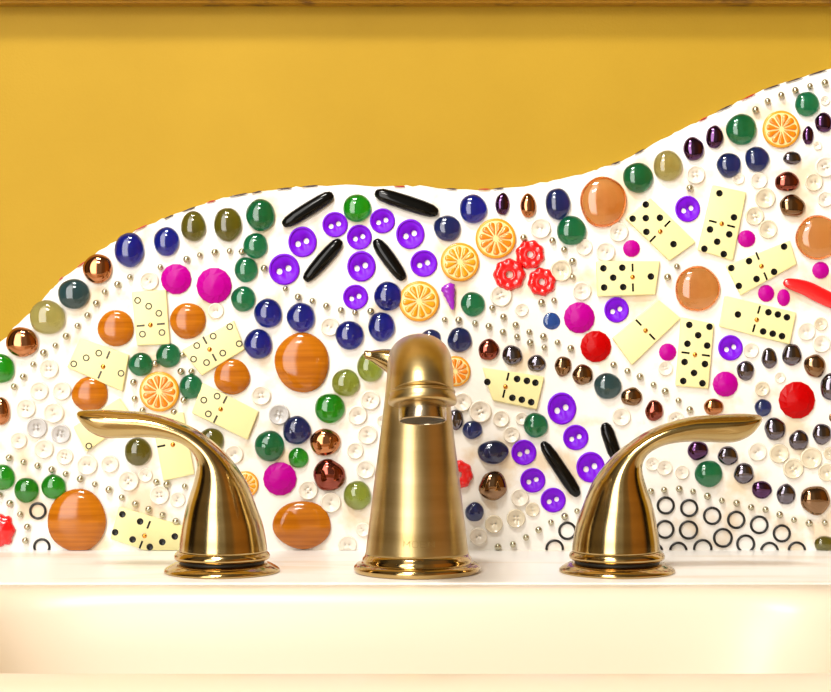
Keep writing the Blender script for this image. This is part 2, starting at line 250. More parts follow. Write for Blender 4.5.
BEADS = [
    (-227.62, 92.98, 'silver bead first from its lower end in row following the top edge at far left'),
    (-222.39, 98.63, 'silver bead second from its lower end in row following the top edge at far left'),
    (-216.73, 105.57, 'silver bead third from its lower end in row following the top edge at far left'),
    (-210.86, 112.19, 'silver bead fourth from its lower end in row following the top edge at far left'),
    (-204.24, 116.25, 'silver bead fifth from its lower end in row following the top edge at far left'),
    (-198.05, 121.58, 'silver bead sixth from its lower end in row following the top edge at far left'),
    (-191.65, 127.45, 'silver bead seventh from its lower end in row following the top edge at far left'),
    (-185.99, 133.33, 'silver bead eighth from its lower end in row following the top edge at far left'),
    (-180.97, 140.26, 'silver bead ninth from its lower end in row following the top edge at far left'),
    (-176.17, 146.67, 'silver bead tenth from its lower end in row following the top edge at far left'),
    (-168.91, 150.94, 'silver bead eleventh from its lower end in row following the top edge at far left'),
    (-161.97, 155.04, 'silver bead twelfth from its lower end in row following the top edge at far left'),
    (-230.39, 52.59, 'silver bead first from left in slanting row above the bottom left brown stone'),
    (-222.28, 50.24, 'silver bead second from left in slanting row above the bottom left brown stone'),
    (-214.28, 48.1, 'silver bead third from left in slanting row above the bottom left brown stone'),
    (-206.27, 45.97, 'silver bead fourth from left in slanting row above the bottom left brown stone'),
    (-198.37, 43.51, 'silver bead fifth from left in slanting row above the bottom left brown stone'),
    (-190.05, 40.63, 'silver bead sixth from left in slanting row above the bottom left brown stone'),
    (-181.83, 37.64, 'silver bead seventh from left in slanting row above the bottom left brown stone'),
    (-173.82, 34.55, 'silver bead eighth from left in slanting row above the bottom left brown stone'),
    (-166.56, 30.17, 'silver bead ninth from left in slanting row above the bottom left brown stone'),
    (-158.88, 26.54, 'silver bead tenth from left in slanting row above the bottom left brown stone'),
    (-151.32, 23.49, 'silver bead eleventh from left in slanting row above the bottom left brown stone'),
    (-143.42, 20.29, 'silver bead twelfth from left in slanting row above the bottom left brown stone'),
    (-135.84, 16.55, 'silver bead thirteenth from left in slanting row above the bottom left brown stone'),
    (-235.73, 31.56, 'silver bead first from top in column beside the lower left corner berry'),
    (-230.07, 26.76, 'silver bead second from top in column beside the lower left corner berry'),
    (-224.2, 20.56, 'silver bead third from top in column beside the lower left corner berry'),
    (-220.15, 13.41, 'silver bead fourth from top in column beside the lower left corner berry'),
    (-221.22, 5.66, 'silver bead fifth from top in column beside the lower left corner berry'),
    (-144.7, 160.69, 'silver bead first from left in row beneath the olive gems at top left'),
    (-129.76, 165.18, 'silver bead second from left in row beneath the olive gems at top left'),
    (-122.29, 167.52, 'silver bead third from left in row beneath the olive gems at top left'),
    (-113.75, 169.13, 'silver bead fourth from left in row beneath the olive gems at top left'),
    (-105.42, 169.77, 'silver bead fifth from left in row beneath the olive gems at top left'),
    (-98.49, 169.45, 'silver bead sixth from left in row beneath the olive gems at top left'),
    (-159.95, 95.43, 'silver bead first from left in ring around the left orange slice'),
    (-159.31, 86.15, 'silver bead second from left in ring around the left orange slice'),
    (-147.69, 106.11, 'silver bead third from left in ring around the left orange slice'),
    (-132.11, 111.12, 'silver bead fourth from left in ring around the left orange slice'),
    (-132.96, 101.62, 'silver bead fifth from left in ring around the left orange slice'),
    (-127.09, 101.62, 'silver bead sixth from left in ring around the left orange slice'),
    (-131.36, 85.29, 'silver bead seventh from left in ring around the left orange slice'),
    (-136.91, 78.52, 'silver bead eighth from left in ring around the left orange slice'),
    (-154.84, 79.59, 'silver bead ninth from left in ring around the left orange slice'),
    (-85.78, 160.05, 'silver bead first from left in row under the black and purple flower'),
    (-73.74, 148.48, 'silver bead second from left in row under the black and purple flower'),
    (-66.59, 143.79, 'silver bead third from left in row under the black and purple flower'),
    (-58.48, 141.65, 'silver bead fourth from left in row under the black and purple flower'),
    (-50.58, 138.66, 'silver bead fifth from left in row under the black and purple flower'),
    (-42.25, 136.31, 'silver bead sixth from left in row under the black and purple flower'),
    (-34.25, 134.93, 'silver bead seventh from left in row under the black and purple flower'),
    (-25.39, 135.67, 'silver bead eighth from left in row under the black and purple flower'),
    (16.43, 130.98, 'silver bead first from left in upper row right of the spout top'),
    (24.44, 130.66, 'silver bead second from left in upper row right of the spout top'),
    (33.72, 128.84, 'silver bead third from left in upper row right of the spout top'),
    (41.52, 127.13, 'silver bead fourth from left in upper row right of the spout top'),
    (49.52, 123.93, 'silver bead fifth from left in upper row right of the spout top'),
    (57.53, 121.26, 'silver bead sixth from left in upper row right of the spout top'),
    (65.0, 117.85, 'silver bead seventh from left in upper row right of the spout top'),
    (73.0, 115.18, 'silver bead eighth from left in upper row right of the spout top'),
    (87.93, 114.65, 'silver bead ninth from left in upper row right of the spout top'),
    (43.44, 137.59, 'silver bead first from left in row below the red flower trio'),
    (49.84, 132.47, 'silver bead second from left in row below the red flower trio'),
    (56.78, 127.99, 'silver bead third from left in row below the red flower trio'),
    (64.46, 123.93, 'silver bead fourth from left in row below the red flower trio'),
    (72.47, 121.37, 'silver bead fifth from left in row below the red flower trio'),
    (80.48, 118.06, 'silver bead sixth from left in row below the red flower trio'),
    (71.4, 140.58, 'silver bead first from left in pair between the red flowers and the small blue gem'),
    (78.55, 141.86, 'silver bead second from left in pair between the red flowers and the small blue gem'),
    (61.26, 177.45, 'silver bead first from left in row right of the upper orange slice'),
    (77.59, 175.85, 'silver bead second from left in row right of the upper orange slice'),
    (84.21, 170.73, 'silver bead third from left in row right of the upper orange slice'),
    (88.99, 164.11, 'silver bead first from left in string beside the five and one domino'),
    (88.99, 155.04, 'silver bead second from left in string beside the five and one domino'),
    (142.9, 155.04, 'silver bead third from left in string beside the five and one domino'),
    (148.23, 161.12, 'silver bead fourth from left in string beside the five and one domino'),
    (155.49, 205.52, 'silver bead fifth from left in string beside the five and one domino'),
    (112.26, 105.36, 'silver bead first from left in row slanting down toward the right lever'),
    (120.16, 101.84, 'silver bead second from left in row slanting down toward the right lever'),
    (127.21, 98.63, 'silver bead third from left in row slanting down toward the right lever'),
    (134.89, 94.04, 'silver bead fourth from left in row slanting down toward the right lever'),
    (141.51, 90.31, 'silver bead fifth from left in row slanting down toward the right lever'),
    (149.09, 85.08, 'silver bead sixth from left in row slanting down toward the right lever'),
    (155.49, 79.91, 'silver bead seventh from left in row slanting down toward the right lever'),
    (133.5, 33.69, 'silver bead first from left in long row above the black rings'),
    (140.98, 34.44, 'silver bead second from left in long row above the black rings'),
    (149.52, 34.97, 'silver bead third from left in long row above the black rings'),
    (157.38, 33.48, 'silver bead fourth from left in long row above the black rings'),
    (165.5, 30.81, 'silver bead fifth from left in long row above the black rings'),
    (173.72, 28.36, 'silver bead sixth from left in long row above the black rings'),
    (182.04, 26.97, 'silver bead seventh from left in long row above the black rings'),
    (190.26, 24.62, 'silver bead eighth from left in long row above the black rings'),
    (198.48, 23.23, 'silver bead ninth from left in long row above the black rings'),
    (206.49, 20.35, 'silver bead tenth from left in long row above the black rings'),
    (214.6, 17.47, 'silver bead eleventh from left in long row above the black rings'),
    (223.14, 15.55, 'silver bead twelfth from left in long row above the black rings'),
    (232.1, 15.87, 'silver bead thirteenth from left in long row above the black rings'),
    (46.77, 1.61, 'silver bead first from left in row rising from the counter right of the spout'),
    (55.31, 3.53, 'silver bead second from left in row rising from the counter right of the spout'),
    (62.67, 7.48, 'silver bead third from left in row rising from the counter right of the spout'),
    (69.82, 11.75, 'silver bead fourth from left in row rising from the counter right of the spout'),
    (76.76, 16.02, 'silver bead fifth from left in row rising from the counter right of the spout'),
    (84.55, 19.43, 'silver bead sixth from left in row rising from the counter right of the spout'),
    (91.6, 22.42, 'silver bead seventh from left in row rising from the counter right of the spout'),
    (192.72, 250.06, 'silver bead first from left in row along the top edge at far right'),
    (199.65, 254.86, 'silver bead second from left in row along the top edge at far right'),
    (207.34, 258.28, 'silver bead third from left in row along the top edge at far right'),
    (215.34, 260.94, 'silver bead fourth from left in row along the top edge at far right'),
    (223.67, 263.4, 'silver bead fifth from left in row along the top edge at far right'),
    (232.1, 265.21, 'silver bead sixth from left in row along the top edge at far right'),
    (-130.83, 36.36, 'silver bead first from right in short string below the left lever'),
    (-140.97, 37.64, 'silver bead second from right in short string below the left lever'),
    (-147.05, 39.03, 'silver bead third from right in short string below the left lever'),
]
RINGS = [
    (142.02, 25.5, 5.22, 'thin black ring, leftmost of the top row of black rings'),
    (155.31, 24.02, 5.22, 'thin black ring, second ring of the top row of black rings'),
    (168.37, 19.59, 5.28, 'thin black ring, third ring of the top row of black rings'),
    (182.0, 17.32, 5.28, 'thin black ring, fourth ring of the top row of black rings'),
    (195.06, 14.48, 5.39, 'thin black ring, fifth ring of the top row of black rings'),
    (207.89, 9.6, 5.22, 'thin black ring, last ring of the top row, far right'),
    (141.6, 11.91, 5.45, 'thin black ring, leftmost ring of the middle row, touching the right handle'),
    (154.96, 11.59, 5.57, 'thin black ring, second ring of the middle row'),
    (174.45, 7.1, 5.68, 'thin black ring, third ring of the middle row'),
    (187.39, 3.69, 5.45, 'thin black ring, fourth ring of the middle row'),
    (149.15, -0.35, 5.34, 'thin black ring, first half sunk ring on the counter right of the handle'),
    (163.03, 0.97, 5.57, 'thin black ring, second half sunk ring on the counter'),
    (200.91, -0.51, 5.45, 'thin black ring, third half sunk ring on the counter'),
    (216.41, -0.17, 5.34, 'thin black ring, last half sunk ring on the counter at right'),
    (86.2, 11.07, 5.28, 'thin black ring touching the left side of the right handle'),
    (78.99, 0.97, 5.34, 'thin black half ring on the counter left of the right handle'),
    (135.72, -0.85, 5.11, 'thin black half ring hugging the right side of the right handle'),
    (-214.37, 22.43, 5.0, 'lone thin black ring right of the corner berry'),
    (-212.1, 1.99, 5.0, 'thin black half ring on the counter at bottom left'),
]
DOMINOES = [
    ([(118.88, 188.13), (133.08, 199.87), (158.91, 174.78), (143.97, 164.11)], [(130.41, 196.13), (122.94, 188.13), (130.41, 188.45), (138.41, 188.66), (130.73, 180.65), (146.1, 173.72)], [(138.63, 180.87)], [(142.68, 185.24), (134.36, 176.7)], 'ivory domino showing five and one pips, tilted, right of the top amber cabochon'),
    ([(102.33, 164.11), (103.07, 143.95), (136.0, 145.09), (138.61, 164.11)], [(106.39, 160.05), (117.07, 160.37), (111.94, 154.72), (106.82, 149.17), (117.6, 149.38), (133.29, 155.36)], [(122.94, 155.04)], [(122.94, 160.37), (123.15, 149.17)], 'ivory domino showing five and one pips, lying level above a purple button'),
    ([(111.41, 120.52), (122.62, 105.04), (150.37, 131.72), (137.56, 142.4)], [], [(130.3, 124.79)], [(126.35, 129.27), (134.04, 121.26)], 'blank ivory domino without pips, tilted beside the round red rhinestone'),
    ([(150.48, 132.31), (169.22, 128.62), (166.1, 91.71), (147.36, 93.41)], [(155.04, 127.99), (166.46, 126.92), (160.05, 122.12), (153.97, 117.31), (165.18, 116.25), (152.37, 106.96), (163.9, 105.79), (157.7, 100.77), (151.62, 96.18), (162.51, 94.9)], [(158.24, 111.12)], [(152.9, 112.19), (164.43, 110.7)], 'upright ivory domino showing double five, below the middle amber cabochon'),
    ([(175.32, 144.53), (172.11, 126.92), (212.14, 116.78), (215.88, 134.93)], [(182.58, 133.86), (199.87, 135.14), (205.2, 133.86), (210.33, 132.26), (196.88, 124.25), (202.32, 122.97), (207.55, 121.58)], [(193.25, 130.87)], [(194.53, 136.53), (191.65, 126.07)], 'ivory domino showing one and six pips, below the red curved bead'),
    ([(168.38, 207.34), (187.59, 203.07), (179.8, 164.32), (159.95, 170.3)], [(172.11, 202.54), (180.33, 188.87), (166.78, 182.04), (177.67, 179.27), (170.83, 175.1), (163.58, 171.05), (174.57, 168.06)], [(173.4, 185.24)], [(168.38, 186.52), (178.73, 183.86)], 'upright ivory domino showing two and five pips, near the top right blue gems'),
    ([(175.85, 161.44), (184.39, 144.68), (216.31, 162.4), (212.14, 175.85)], [(208.73, 172.33), (203.07, 158.02), (188.87, 164.11), (178.84, 160.16), (193.14, 153.97), (183.11, 150.02)], [(195.92, 161.23)], [(193.68, 166.99), (198.27, 155.57)], 'ivory domino showing four and two pips, tilted up toward the right amber cabochon'),
    ([(37.78, 103.97), (43.65, 85.29), (68.73, 79.95), (73.0, 98.63)], [(57.53, 97.35), (63.08, 96.29), (67.88, 95.22), (54.86, 86.68), (60.2, 85.61), (65.53, 84.22), (40.66, 95.65)], [(50.91, 92.98)], [(52.3, 98.63), (50.05, 89.03)], 'ivory domino showing one and six pips, right of the spout nozzle'),
    ([(-160.85, 146.72), (-141.33, 147.86), (-139.03, 116.86), (-157.98, 116.28)], [(-157.4, 141.84), (-151.09, 138.56), (-145.35, 134.54), (-154.65, 122.72), (-143.62, 123.63)], [(-150.11, 127.94)], [(-155.68, 127.48), (-144.2, 128.51)], 'upright pale yellow domino between the two upper left brown stones'),
    ([(-190.05, 120.52), (-162.29, 110.91), (-166.03, 90.1), (-197.52, 103.97)], [(-193.57, 105.89), (-186.52, 109.31), (-179.37, 111.98), (-166.78, 100.56)], [(-176.92, 104.29)], [(-174.04, 110.91), (-178.84, 99.7)], 'pale yellow domino with faint pips between the two far left brown stones'),
    ([(-132.43, 113.58), (-121.22, 99.17), (-96.67, 114.11), (-103.07, 130.66)], [(-105.21, 126.92), (-99.87, 117.31), (-114.6, 121.58), (-123.89, 116.25), (-109.16, 111.98), (-125.7, 108.56), (-118.34, 106.64)], [(-116.63, 114.11)], [(-119.3, 119.24), (-113.96, 109.52)], 'pale yellow domino tilted up between brown stones, left of the cobalt gems'),
    ([(-120.67, 95.12), (-126.92, 78.08), (-95.12, 62.75), (-88.87, 78.93)], [(-119.92, 85.36), (-112.36, 87.62), (-117.35, 77.57)], [(-110.33, 80.22)], [(-107.84, 85.52), (-113.3, 74.6)], 'pale yellow domino sloping down just above the left lever'),
    ([(-193.92, 70.13), (-186.54, 55.93), (-159.85, 75.24), (-167.8, 86.6)], [(-185.01, 59.34)], [(-175.75, 71.83)], [(-178.59, 75.24), (-173.48, 67.86)], 'pale yellow domino mostly hidden behind the left lever grip'),
    ([(-149.63, 75.81), (-131.46, 78.65), (-125.21, 43.44), (-142.82, 39.47)], [], [(-137.42, 60.19)], [(-143.95, 59.34), (-130.32, 62.18)], 'upright yellow domino partly behind the left handle neck'),
    ([(-168.09, 24.99), (-131.18, 13.91), (-134.87, -5.96), (-172.91, 6.81)], [(-166.04, 20.71), (-155.98, 16.62), (-170.13, 10.49), (-160.22, 6.41), (-143.41, 4.99), (-136.33, 8.13), (-150.48, 2.16)], [(-153.47, 8.45)], [(-151.11, 14.74), (-155.51, 3.42)], 'ivory domino with black pips standing on the counter left of the left handle'),
]
EDGE = [
    (-235.95, 118.4),
    (-228.0, 126.92),
    (-218.34, 135.43),
    (-210.39, 144.52),
    (-206.98, 147.93),
    (-201.87, 153.32),
    (-189.95, 162.12),
    (-180.3, 169.51),
    (-170.64, 175.75),
    (-159.28, 181.43),
    (-150.77, 185.12),
    (-137.14, 190.8),
    (-120.1, 196.76),
    (-109.31, 199.89),
    (-96.82, 202.44),
    (-79.78, 205.0),
    (-71.27, 205.85),
    (-55.37, 207.27),
    (-34.36, 207.55),
    (-12.78, 206.7),
    (2.56, 206.98),
    (24.13, 205.0),
    (45.14, 205.28),
    (66.72, 207.84),
    (82.06, 210.96),
    (97.96, 214.65),
    (104.77, 217.21),
    (117.26, 221.18),
    (126.35, 226.01),
    (143.38, 235.09),
    (150.77, 238.78),
    (163.26, 245.03),
    (179.73, 252.98),
    (189.95, 258.09),
    (197.9, 261.78),
    (214.93, 267.18),
    (235.95, 273.99),
]
CHIPS = [
    (-201.87, 152.47, -199.6, 154.74, 'r', 'thin red edge chip up and left of the lone large smoky gem'),
    (-191.65, 159.85, -187.11, 163.26, 'r', 'thin red edge chip above the lone large smoky gem'),
    (-159.28, 180.58, -151.9, 183.99, 'r', 'thin red edge chip nearest the lone large smoky gem, to its upper right'),
    (-118.4, 196.48, -113.29, 197.9, 'r', 'thin red edge chip above the upper left magenta rhinestone'),
    (-142.25, 187.39, -137.14, 189.66, 'k', 'thin dark edge chip up and left of the upper left magenta rhinestone'),
    (-132.03, 191.37, -124.65, 194.21, 'k', 'thin dark edge chip nearest the upper left magenta rhinestone, above it'),
    (-105.34, 199.89, -95.12, 201.87, 'k', 'thin dark edge chip second nearest the upper left magenta rhinestone, above it'),
    (-92.84, 201.87, -87.17, 203.18, 'k', 'thin dark edge chip nearest the upper left magenta rhinestone, to its upper right'),
    (-78.65, 204.15, -70.13, 204.88, 'k', 'thin dark edge chip nearest the top green gem, to its left'),
    (-64.45, 205.57, -55.37, 206.25, 'k', 'thin dark edge chip up and left of the top green gem'),
    (-12.21, 205.74, -5.96, 205.68, 'r', 'thin red edge chip up and right of the top green gem'),
    (17.32, 204.54, 23.57, 204.15, 'k', 'thin dark edge chip nearest the tiny right dark oval bead, to its left'),
    (35.49, 204.15, 42.31, 204.15, 'r', 'thin red edge chip up and left of the tiny right dark oval bead'),
    (44.01, 204.26, 50.26, 204.88, 'k', 'thin dark edge chip up and right of the tiny right dark oval bead'),
    (111.02, 218.06, 116.7, 220.05, 'k', 'thin dark edge chip above the top amber cabochon'),
    (124.65, 224.02, 130.32, 227.03, 'k', 'thin dark edge chip up and left of the pale olive gem at upper right'),
    (160.99, 242.76, 166.1, 245.32, 'r', 'thin red edge chip nearest the pale olive gem at upper right, to its upper right'),
    (171.21, 248.15, 180.3, 252.3, 'k', 'thin dark edge chip nearest the upper right orange slice, to its left'),
    (185.41, 254.68, 193.36, 258.55, 'r', 'thin red edge chip up and left of the upper right orange slice'),
    (197.9, 260.59, 206.98, 263.6, 'k', 'thin dark edge chip nearest the upper right orange slice, above it'),
    (210.39, 264.57, 220.05, 267.75, 'k', 'thin dark edge chip second nearest the upper right orange slice, above it'),
    (223.45, 268.88, 233.67, 272.06, 'k', 'thin dark edge chip up and right of the upper right orange slice'),
]

C = bpy.context.scene.collection
MM = 0.001
random.seed(7)

# ---------------------------------------------------------------- materials
def mat(name, col, rough=.4, metal=0., coat=0., trans=0., ior=1.5, sss=0., spec=.5):
    m = bpy.data.materials.new(name); m.use_nodes = True
    b = m.node_tree.nodes['Principled BSDF']
    b.inputs['Base Color'].default_value = (*col, 1)
    b.inputs['Roughness'].default_value = rough
    b.inputs['Metallic'].default_value = metal
    b.inputs['Coat Weight'].default_value = coat
    b.inputs['Coat Roughness'].default_value = .03
    b.inputs['Transmission Weight'].default_value = trans
    b.inputs['IOR'].default_value = ior
    b.inputs['Subsurface Weight'].default_value = sss
    b.inputs['Subsurface Scale'].default_value = .004
    b.inputs['Specular IOR Level'].default_value = spec
    return m
def nd(m, t, **kw):
    n = m.node_tree.nodes.new(t)
    for k, v in kw.items(): setattr(n, k, v)
    return n
def bump(m, scale, strength, dist=.001, stretch=(1, 1, 1), detail=4):
    tc = nd(m, 'ShaderNodeTexCoord'); mp = nd(m, 'ShaderNodeMapping'); no = nd(m, 'ShaderNodeTexNoise'); bu = nd(m, 'ShaderNodeBump')
    mp.inputs['Scale'].default_value = stretch
    no.inputs['Scale'].default_value = scale; no.inputs['Detail'].default_value = detail
    bu.inputs['Strength'].default_value = strength; bu.inputs['Distance'].default_value = dist
    l = m.node_tree.links
    l.new(tc.outputs['Object'], mp.inputs['Vector']); l.new(mp.outputs[0], no.inputs['Vector'])
    l.new(no.outputs[0], bu.inputs['Height']); l.new(bu.outputs[0], m.node_tree.nodes['Principled BSDF'].inputs['Normal'])
    return no
def mottle(m, c1, c2, scale, stretch=(1, 1, 1), lo=.4, hi=.6, detail=5, dist=0.):
    tc = nd(m, 'ShaderNodeTexCoord'); mp = nd(m, 'ShaderNodeMapping'); no = nd(m, 'ShaderNodeTexNoise'); cr = nd(m, 'ShaderNodeValToRGB')
    mp.inputs['Scale'].default_value = stretch
    no.inputs['Scale'].default_value = scale; no.inputs['Detail'].default_value = detail; no.inputs['Distortion'].default_value = dist
    cr.color_ramp.elements[0].position = lo; cr.color_ramp.elements[0].color = (*c1, 1)
    cr.color_ramp.elements[1].position = hi; cr.color_ramp.elements[1].color = (*c2, 1)
    l = m.node_tree.links
    l.new(tc.outputs['Object'], mp.inputs['Vector']); l.new(mp.outputs[0], no.inputs['Vector'])
    l.new(no.outputs[0], cr.inputs[0]); l.new(cr.outputs[0], m.node_tree.nodes['Principled BSDF'].inputs['Base Color'])
    return m
M = {}
M['grout'] = mat('grout', (.86, .83, .77), .6); mottle(M['grout'], (.76, .63, .46), (.88, .86, .82), 30, (1, 1, 1), .36, .46); bump(M['grout'], 90, .35, .0012)
M['yellow'] = mat('yellow_paint', (.56, .31, .022), .6, spec=.2); mottle(M['yellow'], (.41, .250, .014), (.465, .288, .019), 7, (1, 1, 1), .3, .7); bump(M['yellow'], 700, .25, .0006)
M['ledge'] = mat('gilt_ledge', (.5, .27, .03), .4, .2); mottle(M['ledge'], (.12, .05, .01), (.42, .22, .012), 60, (1, 1, 1), .3, .45)
M['marble'] = mat('white_marble', (.9, .88, .84), .35); mottle(M['marble'], (.84, .76, .66), (.93, .92, .90), 16, (.35, 1.6, 1), .34, .46, 8, .6)
M['porcelain'] = mat('porcelain', (.80, .70, .56), .35)
def brass(name, rough, stretch):
    m = mat(name, (.62, .42, .17), rough, 1.)
    mottle(m, (.40, .29, .12), (.60, .46, .23), 60, stretch, .3, .7)
    bump(m, 900, .12, .0002, stretch)
    return m
M['brass'] = brass('brushed_brass', .15, (.12, .12, 1.5))
M['brass_body'] = brass('brushed_brass_spout', .32, (.15, .15, 1.2))
M['brass_polished'] = mat('polished_brass', (.50, .35, .15), .12, 1.)
M['aerator'] = mat('antique_nickel', (.5, .42, .3), .22, 1.)
M['dark'] = mat('gap_shade', (.02, .018, .015), .5)  # near-black colour for the painted gap shade on the handles
M['screen'] = mat('dark_screen', (.025, .022, .018), .5); bump(M['screen'], 3000, .8, .0004)
M['letter'] = mat('engraved_brass', (.34, .24, .09), .35, 1.)
GC = {'cobalt': (.012, .035, .42), 'navy': (.02, .045, .20), 'emerald': (.0, .16, .055), 'green': (.02, .28, .015), 'olive': (.14, .14, .015),
      'paleolive': (.48, .45, .13), 'lime': (.22, .36, .04), 'copper': (.42, .14, .05), 'smoke': (.02, .06, .075), 'plum': (.07, .02, .075),
      'garnet': (.16, .03, .02), 'bronze': (.20, .11, .05), 'hematite': (.07, .055, .065), 'flatblue': (.01, .06, .35), 'bigamber': (.75, .32, .10)}
GLASS = {'cobalt': (.002, .018, .40), 'navy': (.012, .03, .20), 'emerald': (.001, .28, .11), 'green': (.01, .42, .01), 'olive': (.20, .18, .015),
         'paleolive': (.62, .56, .20), 'lime': (.42, .52, .08), 'smoke': (.04, .12, .14), 'flatblue': (.005, .06, .5), 'bigamber': (.96, .43, .12)}
METAL = {'hematite': (.17, .155, .19), 'plum': (.10, .045, .12), 'bronze': (.27, .16, .09), 'garnet': (.26, .07, .05), 'copper': (.48, .20, .09)}
for k, c in GC.items():
    if k in METAL:
        m = mat('gem_' + k, METAL[k], .08, 1.)
    else:
        g = GLASS[k]
        m = mat('gem_' + k, tuple(max(q, .0015) ** .6 for q in g), .0, 0, trans=1., ior=1.7)
        va = nd(m, 'ShaderNodeVolumeAbsorption'); va.inputs['Color'].default_value = tuple(max(0, 1 + math.log(max(q, .01)) / 4.7) for q in g) + (1,)
        va.inputs['Density'].default_value = 230 if k != 'bigamber' else 170
        m.node_tree.links.new(va.outputs[0], m.node_tree.nodes['Material Output'].inputs['Volume'])
    M[k] = m
m = mat('tiger_eye', (.45, .13, .005), .1)
mottle(m, (.33, .085, .002), (.56, .18, .006), 70, (.2, 1, 6), .25, .75, 7, .4)
M['tiger'] = M['bigtiger'] = m
M['magenta'] = mat('magenta_crystal', (.44, .0, .27), .3, spec=.12)
M['red'] = mat('red_crystal', (.46, .0, .001), .3, spec=.12)
M['redplastic'] = mat('red_glass', (.75, .006, .01), .2, 0, coat=.6)
M['purple'] = mat('purple_plastic', (.185, .001, .70), .4, spec=.2)
M['purplecone'] = mat('purple_cone', (.30, .01, .50), .3, 0, coat=.4)
M['black'] = mat('black_glass', (.002, .002, .002), .12, spec=.25)
M['ring'] = mat('black_ring', (.006, .006, .006), .3)
M['w'] = mat('white_button', (.83, .77, .67), .3, 0, coat=.2)
M['c'] = mat('cream_button', (.74, .66, .50), .2, 0, coat=.5)
M['g'] = mat('grey_button', (.55, .54, .54), .3, 0, coat=.3)
M['silver'] = mat('silver_bead', (.52, .49, .36), .25, .9)
M['ivory'] = mat('ivory', (.86, .79, .40), .4)
M['pip'] = mat('black_pip', (.003, .003, .003), .2, spec=.3)
M['pipfaint'] = mat('worn_pip', (.07, .06, .04), .25)
M['pin'] = mat('copper_pin', (.65, .28, .05), .2, 1.)
M['rind'] = mat('orange_rind', (.80, .34, .008), .3, 0, coat=.4)
M['pith'] = mat('orange_pith', (.93, .74, .32), .4)
M['flesh_o'] = mat('orange_flesh', (.78, .22, .003), .2, 0, coat=.6)
M['flesh_y'] = mat('yellow_flesh', (.76, .32, .004), .2, 0, coat=.6)
M['chip_r'] = mat('red_chip', (.5, .02, .015), .3)
M['chip_k'] = mat('dark_chip', (.05, .025, .035), .3)

# ---------------------------------------------------------------- helpers
def link(name, bm, m, parent=None, loc=(0, 0, 0), smooth=True):
    me = bpy.data.meshes.new(name)
    bmesh.ops.recalc_face_normals(bm, faces=bm.faces)
    if smooth:
        for f in bm.faces: f.smooth = True
    bm.to_mesh(me); bm.free()
    me.materials.append(m)
    o = bpy.data.objects.new(name, me); C.objects.link(o)
    o.location = loc; o.parent = parent
    return o
def thing(name, loc=(0, 0, 0)):
    o = bpy.data.objects.new(name, None); C.objects.link(o); o.location = loc; o.empty_display_size = .01
    return o
def tag(o, label=None, cat=None, group=None, kind=None):
    if label: o['label'] = label
    if cat: o['category'] = cat
    if group: o['group'] = group
    if kind: o['kind'] = kind
    return o
def box(bm, x0, x1, y0, y1, z0, z1, bev=0, seg=2):
    vs = [bm.verts.new((x, y, z)) for x in (x0, x1) for y in (y0, y1) for z in (z0, z1)]
    fs = [bm.faces.new([vs[i] for i in q]) for q in ((0, 1, 3, 2), (4, 6, 7, 5), (0, 4, 5, 1), (2, 3, 7, 6), (0, 2, 6, 4), (1, 5, 7, 3))]
    if bev: bmesh.ops.bevel(bm, geom=list({e for f in fs for e in f.edges}), offset=bev, segments=seg, affect='EDGES', profile=.5)
    return fs
def rings(bm, rs, cap0=True, cap1=True):
    """bridge a list of equal-length vertex-coordinate rings"""
    vr = [[bm.verts.new(p) for p in r] for r in rs]
    n = len(vr[0])
    for a, b in zip(vr, vr[1:]):
        for i in range(n): bm.faces.new((a[i], a[(i + 1) % n], b[(i + 1) % n], b[i]))
    if cap0: bm.faces.new(vr[0][::-1])
    if cap1: bm.faces.new(vr[-1])
    return vr
def lathe_bm(prof, n=48, mtx=None, cap0=True, cap1=True):
    """prof: (radius, height) about +z, in metres"""
    bm = bmesh.new()
    rings(bm, [[(r * math.cos(2 * math.pi * i / n), r * math.sin(2 * math.pi * i / n), z) for i in range(n)] for r, z in prof], cap0, cap1)
    if mtx: bmesh.ops.transform(bm, matrix=mtx, verts=bm.verts)
    return bm
def clip_deck(bm, z):
    """cut a piece off where it would go below the deck; z is the piece centre height in metres"""
    if min(v.co.z for v in bm.verts) + z < .0003:
        r = bmesh.ops.bisect_plane(bm, geom=bm.verts[:] + bm.edges[:] + bm.faces[:], plane_co=(0, 0, .0003 - z), plane_no=(0, 0, -1), clear_outer=True)
        es = [e for e in r['geom_cut'] if isinstance(e, bmesh.types.BMEdge)]
        try: bmesh.ops.holes_fill(bm, edges=[e for e in es if e.is_boundary], sides=0)
        except Exception: pass
def catmull(pts, sub):
    out = []
    n = len(pts)
    for i in range(n - 1):
        p0, p1, p2, p3 = pts[max(i - 1, 0)], pts[i], pts[i + 1], pts[min(i + 2, n - 1)]
        for k in range(sub):
            t = k / sub
            out.append(tuple(.5 * (2 * b + (c - a) * t + (2 * a - 5 * b + 4 * c - d) * t * t + (3 * b - a - 3 * c + d) * t ** 3) for a, b, c, d in zip(p0, p1, p2, p3)))
    out.append(tuple(pts[-1]))
    return out

# ---------------------------------------------------------------- setting
# painted wall behind the mosaic
bm = bmesh.new(); box(bm, -.9, .9, .006, .10, -.82, 1.2)
tag(link('wall_back', bm, M['yellow'], smooth=False), kind='structure')
# gilt ledge (lower edge of the framed mirror) at the top
bm = bmesh.new()
zl = .3100
prof = [(.006, zl), (-.004, zl), (-.005, zl + .001), (-.009, zl + .0015), (-.010, zl + .003), (-.010, zl + .012), (-.014, zl + .016), (-.014, zl + .05), (.006, zl + .05)]
rings(bm, [[(x, y, z) for y, z in prof] for x in (-.9, .9)])
tag(link('trim_1', bm, M['ledge'], smooth=False), kind='structure')

